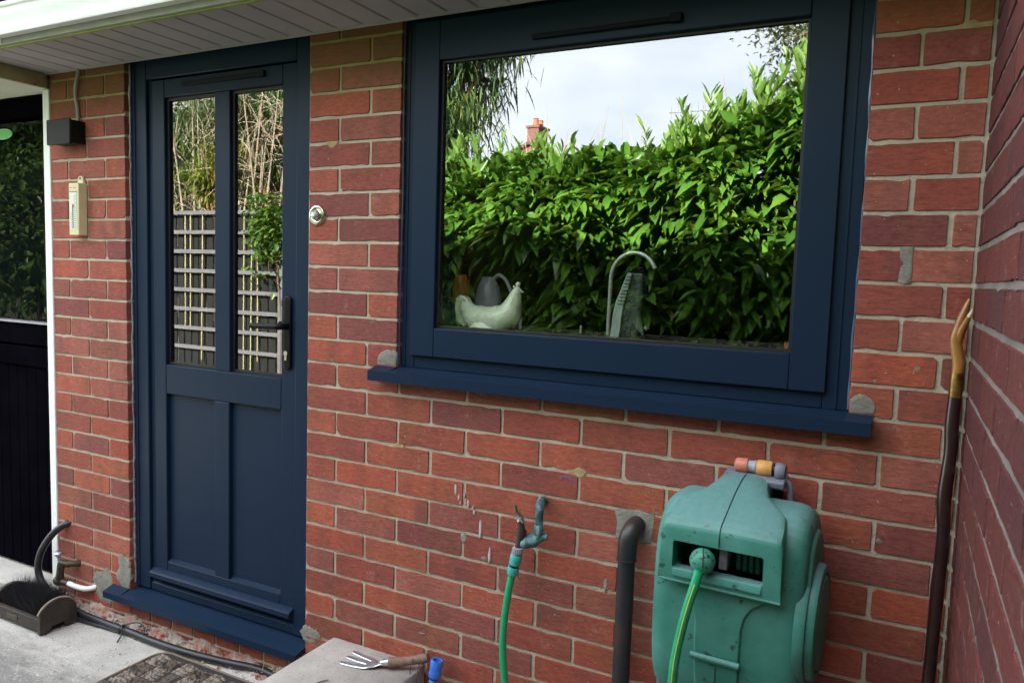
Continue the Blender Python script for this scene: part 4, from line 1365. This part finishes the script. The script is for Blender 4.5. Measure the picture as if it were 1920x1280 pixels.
# hood: narrow neck at the wall, flaring to the brow
rowsH = [(-.006, .930, .048, .82), (-.035, .934, .050, .82), (-.075, .940, .056, .80), (-.115, .934, .062, .80), (-.150, .924, .074, .79), (-.178, .914, .098, .78), (-.205, .903, .117, .77), (-.245, .886, .1225, .76), (-.268, .876, .1235, .752), (-.279, .866, .124, .748), (-.282, .856, .1242, .748), (-.283, .790, .1245, .746), (-.283, .757, .1245, .744), (-.281, .747, .124, .743)]
secs = []
for y, z, w, zb in rowsH:
    r = .020 if y > -.2 else .014
    zz = min(z, z)
    top = max(z, zb + .002)
    zb = min(zb, top - .002)
    r2 = min(r, (top - zb) * .45)
    secs.append([(-w - .002, y, zb), (-w, y, top - r2), (-w + r2 * .3, y, top - r2 * .3), (-w + r2, y, top), (-w * .33, y, top + .0015), (0, y, top + .002), (w * .33, y, top + .0015), (w - r2, y, top), (w - r2 * .3, y, top - r2 * .3), (w, y, top - r2), (w + .002, y, zb)])
hood = MB().loft(secs)
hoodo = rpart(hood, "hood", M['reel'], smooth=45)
# cut the slot right through the brow
cut = MB().box(-.096, .090, -.32, -.190, .772, .832).build("slot_cutter", M['reel'], None, bevel=.006, seg=3)
cut.parent = reel
for tgt in (hoodo, ob):
    bo = tgt.modifiers.new("slot", 'BOOLEAN')
    bo.operation = 'DIFFERENCE'; bo.object = cut; bo.solver = 'EXACT'
bpy.context.view_layer.update()
dg = bpy.context.evaluated_depsgraph_get()
for tgt in (hoodo, ob):
    nm_ = bpy.data.meshes.new_from_object(tgt.evaluated_get(dg))
    tgt.modifiers.clear()
    tgt.data = nm_
    nm_.materials.clear(); nm_.materials.append(M['reel'])
    nm_.shade_smooth(); nm_.set_sharp_from_angle(angle=R_(42))
bpy.data.objects.remove(cut)
sv = hoodo.modifiers.new("bevel", 'BEVEL'); sv.width = .004; sv.segments = 2; sv.limit_method = 'ANGLE'; sv.angle_limit = R_(50)
rpart(MB().box(-.0945, .0885, -.1925, -.1905, .7735, .8305), "slot_back", M['reeldark'], smooth=0)
lp = MB()
lp.add([(-.090, -.281, .760), (.084, -.281, .760), (.084, -.236, .776), (-.090, -.236, .776), (-.090, -.236, .755), (.084, -.236, .755)], [(0, 1, 2, 3), (0, 3, 4), (1, 5, 2), (3, 2, 5, 4), (0, 4, 5, 1)])
rpart(MB().prism([(-.2835, .7725), (-.2865, .763), (-.2865, .757), (-.282, .757), (-.282, .7725)], -.094, .088, 'yz'), "slot_lip", M['reel'], bevel=.0015)
rl_ = MB()
for k in range(5):
    rl_.tube([(.028 + k * .013, -.216, .775), (.028 + k * .013, -.222, .800), (.028 + k * .013, -.218, .826)], .0055, 8)
rpart(rl_, "coiled_hose", M['darkhose'])
rpart(MB().box(-.008, .010, -.245, -.216, .775, .832), "hose_guide", M['greyplastic'], bevel=.003)
# seam along the centre line
pts = [(0, y, max(z, zb) + .0022) for y, z, w, zb in rowsH[1:10]] + [(0, -.2838, .85), (0, -.2838, .836)]
rpart(MB().tube(pts, .0013, 6), "seam_line", M['seam'])
rpart(MB().tube([(0, -.2548, .742), (0, -.2560, .70), (0, -.2560, .60), (0, -.2535, .53), (0, -.245, .488)], .0013, 6, sm=3), "seam_line", M['seam'])
# raised apron on the belly with flared shoulders
ap = MB()
yb_ = lambda z: -.128 - .126 * max(0, 1 - (abs(z - .673) / .232) ** 3.2) ** (1 / 3.2)
secs = []
for z, w in ((.742, .115), (.728, .092), (.712, .070), (.69, .057), (.66, .051), (.60, .050), (.55, .049), (.50, .048), (.465, .046), (.448, .043)):
    y = yb_(z)
    secs.append([(-w, y + .004, z), (-w + .004, y - .006, z), (w - .004, y - .006, z), (w, y + .004, z)])
ap.loft(secs)
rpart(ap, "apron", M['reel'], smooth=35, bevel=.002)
rpart(MB().tube([(-.052, -.263, .586), (.050, -.263, .586)], .0068, 10), "grip_bar", M['reel'])
# ball stop and hose
bz_ = (-.030, -.290, .803)
rpart(MB().sphere(bz_, .0262, 22, 14), "ball_stop", M['ballmat'])
rpart(MB().tube([(bz_[0] + .0267 * math.cos(a) * .3, bz_[1] - .0267 * math.cos(a) * .95, bz_[2] + .0267 * math.sin(a)) for a in [R_(d) for d in range(-10, 120, 10)]], .0011, 6), "ball_seam", M['seam'])
hh_ = MB()
hp2 = [(-.030, -.312, .79), (-.034, -.318, .765), (-.049, -.325, .70), (-.066, -.325, .60), (-.073, -.318, .50), (-.077, -.31, .42), (-.079, -.305, .34), (-.080, -.32, .2), (-.07, -.37, .06), (-.03, -.45, .013), (.08, -.52, .012)]
hh_.tube(hp2, .0098, 14, sm=6)
rh = rpart(hh_, "delivery_hose", M['hose'])
ys_ = MB()
ys_.tube([(x_ + .0012, y_ - .0094, z_) for x_, y_, z_ in hp2[1:8]], .0015, 6, sm=6)
rpart(ys_, "yellow_stripe", mat("yellow_stripe", (.46, .52, .07), rough=.4, bst=0))
rib = MB()
# braided hose ribs
pp = [Vector(q) for q in hp2[1:8]]
rpart(MB().tube([(-.012, -.14, .452), (-.010, -.15, .40), (-.012, -.165, .3), (-.02, -.18, .1), (-.03, -.2, .012)], .0098, 10, sm=4), "supply_hose", M['hose'])
# grey collar and orange connectors on top
lv = MB()
lv.loft([[(X, y, z) for y, z in ((-.015, .915), (-.075, .920), (-.080, .936), (-.060, .943), (-.015, .943))] for X in (-.050, -.046, .075, .085)])
rpart(lv, "top_bracket", M['lavender'], bevel=.006, seg=3)
rpart(MB().lathe([(.010, -.030), (.0155, -.026), (.0175, -.004), (.016, 0)], (.0, -.050, .958), (1, 0, 0), 20), "pink_nut", M['pink'])
rpart(MB().lathe([(.0135, .0), (.0135, .012), (.015, .014), (.015, .018), (.013, .02)], (.0, -.050, .958), (1, 0, 0), 20), "grey_collar", M['greyplastic'])
rpart(MB().lathe([(.016, .020), (.0175, .022), (.0180, .052), (.0165, .054), (.012, .054)], (.0, -.050, .958), (1, 0, 0), 20), "orange_connector", M['orange'])
rpart(MB().lathe([(.012, .054), (.012, .061)], (.0, -.050, .958), (1, 0, 0), 20), "connector_ring", M['gasket'])
rpart(MB().lathe([(.019, .061), (.020, .064), (.020, .076), (.017, .082), (.0, .083)], (.0, -.050, .955), (1, 0, 0), 20), "grey_cap", M['lavender'])
rpart(MB().tube([(.072, -.045, .940), (.088, -.045, .932), (.094, -.045, .918), (.095, -.045, .88)], .006, 8, sm=4), "feed_pipe", M['lavender'])
for sx_, sz_ in ((-.108, .735), (.106, .735), (-.1, .52), (.1, .52)):
    yy_ = -.2836 if sz_ > .7 else yb_(sz_) + .002
    if sz_ < .7:
        rpart(MB().lathe([(.0055, 0), (.0055, .004), (.004, .0045), (.0, .003)], (sx_, yy_, sz_), (0, -1, 0), 12), "screw_head", M['reeldark'])
rpart(MB().box(-.07, .07, -.003, .011, .56, .90), "wall_plate", M['reeldark'], smooth=0)

# ------------------------------------------------------------------ walking stick in the corner
ws_ = thing("walking_stick", "dark knotted walking stick with forked antler handle leaning in the corner", "walking stick", (1.74, -.3, 0))
sh = [(1.772, -.048, 1.175), (1.770, -.054, 1.10), (1.771, -.062, 1.04), (1.766, -.072, .95), (1.769, -.085, .87), (1.766, -.100, .76), (1.763, -.125, .66), (1.760, -.15, .55), (1.752, -.20, .36), (1.742, -.28, .10), (1.738, -.31, .003)]
MB().tube(sh, [.0118, .0135, .0122, .0140, .0120, .0132, .0118, .0122, .0115, .0105, .0095], 12, sm=5).build("shaft", M['stick'], ws_)
MB().tube([(1.7725, -.046, 1.205), (1.772, -.0475, 1.19), (1.772, -.0485, 1.165), (1.7715, -.050, 1.155)], [.0118, .0128, .0128, .0122], 14).build("collar", M['brass'], ws_)
MB().tube([(1.7725, -.046, 1.203), (1.774, -.045, 1.225), (1.769, -.044, 1.25), (1.7645, -.044, 1.275), (1.768, -.043, 1.30), (1.774, -.042, 1.325), (1.781, -.041, 1.348), (1.7835, -.041, 1.358)], [.0112, .0125, .0118, .0105, .0092, .0078, .0052, .0022], 12, sm=4).build("antler_handle", M['antler'], ws_)
MB().tube([(1.768, -.044, 1.262), (1.772, -.048, 1.285), (1.778, -.054, 1.305), (1.784, -.060, 1.322)], [.0088, .0082, .0066, .005], 10, sm=4).build("antler_tine", M['antler'], ws_)
MB().tube([(1.7835, -.0595, 1.3205), (1.7875, -.0635, 1.332), (1.789, -.065, 1.338)], [.0049, .0028, .001], 10).build("tine_tip", M['antlertip'], ws_)


# ------------------------------------------------------------------ garden behind the camera (seen in the glass)
def leaf_cloud(pos, nrm, length, width, up_bias, seed, fold=.25, droop=.25):
    """vectorised folded leaves: pos (n,3) base points, nrm (n,3) pointing directions"""
    r = np.random.default_rng(seed)
    n = len(pos)
    d = nrm / np.linalg.norm(nrm, axis=1, keepdims=True)
    ref = np.tile(np.array([0, 0, 1.]), (n, 1)) + r.normal(0, .35, (n, 3))
    s = np.cross(d, ref); s /= np.linalg.norm(s, axis=1, keepdims=True) + 1e-9
    u = np.cross(s, d)
    L = (length * r.uniform(.7, 1.25, n))[:, None]
    W = (width * r.uniform(.75, 1.2, n))[:, None]
    P = [pos, None, None, None, None, None, None, None]
    def at(t, w, h):
        return pos + d * L * t + s * W * w + u * (h * W) - np.array([0, 0, 1.]) * (droop * L * t * t)
    V = np.stack([at(0, 0, 0), at(.32, -.42, fold), at(.32, 0, 0), at(.32, .42, fold), at(.68, -.36, fold), at(.68, 0, 0), at(.68, .36, fold), at(1, 0, 0)], 1).reshape(-1, 3)
    F = [(0, 2, 1), (0, 3, 2), (1, 2, 5, 4), (2, 3, 6, 5), (4, 5, 7), (5, 6, 7)]
    fs = [tuple(i * 8 + k for k in f) for i in range(n) for f in F]
    return V, fs


def np_build(name, V, fs, m, parent=None, smooth=False):
    me = bpy.data.meshes.new(name)
    me.from_pydata([tuple(v) for v in V], [], fs)
    o = bpy.data.objects.new(name, me)
    COL.objects.link(o)
    me.materials.append(m)
    if smooth:
        me.shade_smooth()
    if parent is not None:
        adopt(o, parent)
    return o


hedge = thing("laurel_hedge", "tall glossy laurel hedge mirrored in the kitchen window", "hedge", (0, -3.4, 0))
def top_h(x):
    return np.interp(x, [-3, -1.6, -.6, .1, .5, .8, 1.2, 1.7, 2.2, 3], [2.12, 2.16, 2.15, 2.18, 2.27, 2.42, 2.62, 3.1, 3.5, 3.6])  # right end raised out of view, added to shade the right of the wall


n = 10500
hx = rng.uniform(-2.6, 2.8, n); hz = rng.uniform(.05, 1, n) ** .8
H = top_h(hx)
hz = hz * H
lump = .10 * np.sin(hx * 5.1 + hz * 3) + .08 * np.sin(hz * 7 - hx * 2.2) + .05 * np.sin(hx * 13)
hy = -2.95 + lump - .25 * np.clip((hz - H + .45) / .45, 0, 1) ** 2 - np.abs(rng.normal(0, .13, n))
pos = np.stack([hx, hy, hz], 1)
dirs = np.stack([rng.normal(0, .6, n), np.abs(rng.normal(.75, .35, n)), rng.normal(.1, .45, n)], 1)
V1, F1 = leaf_cloud(pos, dirs, .175, .078, 0, 1, .22, .35)
n2 = 5200
hx = rng.uniform(-2.6, 2.8, n2); H = top_h(hx)
hy = rng.uniform(-3.75, -2.95, n2)
hz = H - np.abs(rng.normal(0, .09, n2)) + .05 * np.sin(hx * 9 + hy * 5)
pos2 = np.stack([hx, hy, hz], 1)
dirs2 = np.stack([rng.normal(0, .6, n2), rng.normal(.25, .5, n2), np.abs(rng.normal(.6, .4, n2))], 1)
V2, F2 = leaf_cloud(pos2, dirs2, .16, .066, 0, 2)
n3 = 14000
hx = rng.uniform(-2.6, 2.8, n3); hz = rng.uniform(.05, 1, n3) * top_h(hx) * .95
pos3 = np.stack([hx, rng.uniform(-3.9, -3.2, n3), hz], 1)
V3, F3 = leaf_cloud(pos3, rng.normal(0, 1, (n3, 3)) + np.array([0, .4, .2]), .21, .09, 0, 3)
V = np.concatenate([V1, V2, V3]); F = F1 + [tuple(i + len(V1) for i in f) for f in F2] + [tuple(i + len(V1) + len(V2) for i in f) for f in F3]
o = np_build("foliage", V, F, M['laurel'], hedge, True); o['kind'] = 'stuff'
# upright young shoots along the top
ps, ds = [], []
for i in range(150):
    x_ = rng.uniform(-2.4, 2.6)
    if rng.random() < .35:
        x_ = rng.uniform(.3, 1.5)
    y_ = rng.uniform(-3.45, -2.85); z_ = float(top_h(x_)) - .05
    hgt = rng.uniform(.10, .30)
    lean = rng.normal(0, .18, 2)
    m = int(hgt / .018)
    for k in range(m):
        t = k / m
        ps.append((x_ + lean[0] * t * hgt, y_ + lean[1] * t * hgt, z_ + t * hgt))
        a = rng.uniform(0, 6.28)
        ds.append((math.cos(a) * .55, math.sin(a) * .55, .9))
o = np_build("young_shoots", *leaf_cloud(np.array(ps), np.array(ds), .105, .036, 0, 4, .2, .02), M['shoot'], hedge, True); o['kind'] = 'stuff'
stm = MB()
for i in range(40):
    x_ = rng.uniform(-2.5, 2.7); y_ = rng.uniform(-3.5, -3.1)
    a = rng.normal(0, .2, 2)
    stm.tube([(x_, y_, -.02), (x_ + a[0] * .5, y_ + a[1] * .3, .8), (x_ + a[0], y_ + a[1] * .5, 1.9)], [.022, .016, .006], 6, sm=2)
stm.build("stems", M['bark'], hedge)
tw_ = MB()
for i in range(60):
    x_ = rng.uniform(-1.4, 1.2); y_ = rng.uniform(-3.9, -3.4); z_ = float(top_h(x_)) - .1
    hgt = rng.uniform(.25, .62)
    a = rng.normal(0, .12, 2)
    tw_.tube([(x_, y_, z_), (x_ + a[0] * .5, y_ + a[1] * .5, z_ + hgt * .6), (x_ + a[0], y_ + a[1], z_ + hgt)], [.004, .003, .001], 4)
o = tw_.build("bare_twigs", M['twig'], hedge); o['kind'] = 'stuff'


def make_tree(name, label, x, y, h, cr, cz, nleaf, leafL, leafW, m, bark='bark', trunk_r=.14, seed=0, squash=1., hang=0., group=None, ngroups=26, spread=.22):
    r = np.random.default_rng(seed)
    t = thing(name, label, "tree", (x, y, 0), group)
    tr = MB()
    top = Vector((x + r.normal(0, .1), y + r.normal(0, .1), h * .8))
    tr.tube([(x, y, -.05), (x + r.normal(0, .05), y, h * .3), (x + r.normal(0, .08), y + r.normal(0, .08), h * .55), top], [trunk_r, trunk_r * .8, trunk_r * .5, trunk_r * .2], 10, sm=4)
    cl = []
    for i in range(ngroups):
        v = r.normal(size=3); v /= np.linalg.norm(v)
        q = v * r.uniform(.45, 1.) * cr * np.array([1, 1, squash])
        c = np.array([x, y, cz]) + q
        cl.append(c)
        z0 = h * r.uniform(.3, .7)
        tr.tube([(x, y, z0), tuple((np.array([x, y, z0]) * .5 + c * .5) + np.array([0, 0, .1])), tuple(c)], [trunk_r * .35, trunk_r * .2, .008], 6, sm=3)
    tr.build("trunk", M[bark], t)
    idx = r.integers(0, ngroups, nleaf)
    c = np.array(cl)[idx]
    pos = c + r.normal(0, 1, (nleaf, 3)) * cr * spread * np.array([1, 1, .82])
    d = r.normal(0, 1, (nleaf, 3)) + np.array([0, 0, .3 - hang])
    o = np_build("crown", *leaf_cloud(pos, d, leafL, leafW, 0, seed + 1, .2, .2 + hang * .3), m, t, True)
    o['kind'] = 'stuff'
    return t


make_tree("broadleaf_tree", "grey green tree behind the right end of laurel hedge, seen in the window", 2.2, -6.7, 6.4, 2.05, 4.0, 60000, .06, .030, M['treeleaf'], seed=21, ngroups=170, spread=.085)  # crown enlarged beyond the view to shade the right side of the wall
make_tree("conifer_tree", "drooping dark conifer reflected at the left edge of the window", -3.9, -6.4, 5.2, 1.0, 3.9, 9000, .20, .028, M['conifer'], 'redbark', .17, 22, 1.2, 1.4)
make_tree("cypress_tree", "cypress with fibrous red brown trunk mirrored in the right door pane", -6.3, -6.2, 4.2, 1.1, 3.3, 5200, .16, .03, M['conifer'], 'redbark', .26, 23, .8, 1.0)
make_tree("golden_conifer", "yellow green conifer behind the trellis, mirrored in the door", -6.05, -4.95, 3.3, .36, 2.6, 1100, .12, .03, M['golden'], 'redbark', .10, 24, 1.1, .7)
make_tree("evergreen_tree", "large dark evergreen behind the trellis fence", -8.9, -8.4, 4.9, 2.2, 2.5, 15000, .26, .09, M['conifer'], 'bark', .25, 25, 1.15, .2, "evergreens beyond the trellis", 46)
make_tree("evergreen_tree", "broad dark evergreen at the far left of the garden", -13.2, -7.4, 5.0, 2.2, 2.5, 11000, .26, .09, M['ivy'], 'bark', .25, 26, 1.1, .2, "evergreens beyond the trellis", 46)
make_tree("evergreen_tree", "bushy evergreen between the two big evergreens and trellis", -10.9, -5.6, 3.4, 1.4, 1.8, 8000, .22, .08, M['ivy'], 'bark', .16, 27, 1.0, .2, "evergreens beyond the trellis", 34)

# dry twiggy shrub in front of the evergreens
sh_ = thing("bare_shrub", "mass of dry tan twigs above the trellis, mirrored in the door panes", "shrub", (-6.6, -4.9, 0))
tg = MB()
for i in range(620):
    x_ = rng.uniform(-7.9, -4.6); z_ = rng.uniform(2.0, 3.7); y_ = -5.0 + rng.normal(0, .25)
    L_ = rng.uniform(.15, .55); a = rng.uniform(0, 6.28)
    d = Vector((math.cos(a), rng.normal(0, .4), math.sin(a) * .8 - .15)).normalized()
    p0 = Vector((x_, y_, z_)); bend = Vector((rng.normal(0, .25), rng.normal(0, .2), -abs(rng.normal(.25, .25))))
    tg.tube([p0, p0 + d * L_ * .5 + bend * L_ * .25, p0 + d * L_ + bend * L_], [.0036, .0028, .0012], 3, cap=False, sm=2)
for i in range(26):
    x_ = rng.uniform(-7.6, -4.9)
    tg.tube([(x_ * .5 - 3.2, -5.0, -.02), (x_ * .8 - 1.3, -5.0, 1.4), (x_, -5.0 + rng.normal(0, .2), rng.uniform(2.8, 3.7))], [.03, .02, .006], 5, sm=3)
o = tg.build("twigs", M['twig'], sh_); o['kind'] = 'stuff'

# trellis fence
tf = thing("trellis_fence", "grey trellis fence with pale strips for sunlit gaps, mirrored in the door panes", "fence", (-5.6, -4.4, 0))
FX0, FX1, FYm = -6.9, -4.55, -4.42
for k in range(9):
    z_ = .17 + .228 * k
    MB().box(FX0, FX1, FYm + .012, FYm + .03, z_ - .022, z_ + .022).build("batten", M['greyrail'], tf)
xx = FX0 + .03
while xx < FX1 - .12:
    MB().box(xx, xx + .105, FYm - .05, FYm - .036, .05, 1.98).build("fence_board", M['darkboard'], tf, smooth=0)
    xx += .125
MB().box(FX1 + .0, FX1 + .08, FYm - .05, FYm + .03, 0, 2.05).build("post", M['greyrail'], tf, bevel=.004)
for xx, zl in ((-6.42, .85), (-6.35, .9), (-6.07, .6), (-5.98, .6), (-5.79, .25), (-5.40, .25), (-5.24, .20), (-5.10, .12), (-4.99, .12), (-6.6, .9), (-4.88, .3)):
    MB().tube([(xx, FYm, zl), (xx + rng.normal(0, .01), FYm, 2.02)], .0095, 6).build("sunlit_gap_strip", M['sunlit_gap_strip'], tf)  # added strips standing in for sunlit gaps between the boards
iv = thing("ivy_bush", "bright green ivy climbing the right end of the trellis fence", "ivy", (-4.7, -4.3, 0))
ni = 700
c = np.stack([rng.normal(-4.63, .14, ni), rng.normal(-4.31, .06, ni), np.clip(rng.normal(1.78, .22, ni), 1.1, 2.15)], 1)
o = np_build("foliage", *leaf_cloud(c, rng.normal(0, .6, (ni, 3)) + np.array([0, .8, .1]), .075, .055, 0, 31), M['ivy'], iv, True); o['kind'] = 'stuff'
MB().tube([(-4.50, -4.39, -.02), (-4.50, -4.39, .9), (-4.60, -4.37, 1.9)], [.012, .010, .006], 6, sm=3).build("stem", M['bark'], iv)

# neighbour's gable and chimney beyond the hedge
nb = thing("neighbour_house", "red brick gabled house with chimney beyond the laurel hedge", "house", (-10.2, -26, 0))
MB().prism([(-13.6, 0), (-6.8, 0), (-6.8, 4.4), (-10.2, 5.85), (-13.6, 4.4)], -30, -22, 'xz').build("wall", M['farbrick'], nb, smooth=0)
MB().prism([(-6.5, 4.28), (-6.5, 4.36), (-10.2, 5.96), (-13.9, 4.36), (-13.9, 4.28), (-10.2, 5.86)], -30.2, -21.88, 'xz').build("roof", M['rooftile'], nb, smooth=0)
ch = MB().box(-10.36, -9.93, -22.9, -22.1, 5.5, 6.45).box(-10.40, -9.89, -22.94, -22.06, 6.451, 6.53)
cho = ch.build("chimney", M['farbrick'], nb, smooth=0)
for yy in (-22.7, -22.3):
    MB().lathe([(.10, 0), (.08, .24), (.10, .26)], (-10.14, yy, 6.531), (0, 0, 1), 12).build("chimney_pot", M['terracotta'], cho)
ae = thing("roof_aerial", "thin television aerial rising beyond the laurel hedge", "aerial", (-2.6, -14, 0))
MB().tube([(-2.6, -14, 0), (-2.6, -14, 5.0)], .02, 6).build("mast", M['steel'], ae)
am = MB()
am.tube([(-3.0, -14, 4.85), (-2.2, -14, 4.85)], .012, 5)
for k in range(6):
    am.tube([(-2.95 + k * .14, -14, 4.68), (-2.95 + k * .14, -14, 5.02)], .008, 5)
am.build("antenna_rods", M['steel'], ae)

for o in list(bpy.data.objects):
    if '_local' in o:
        del o['_local']
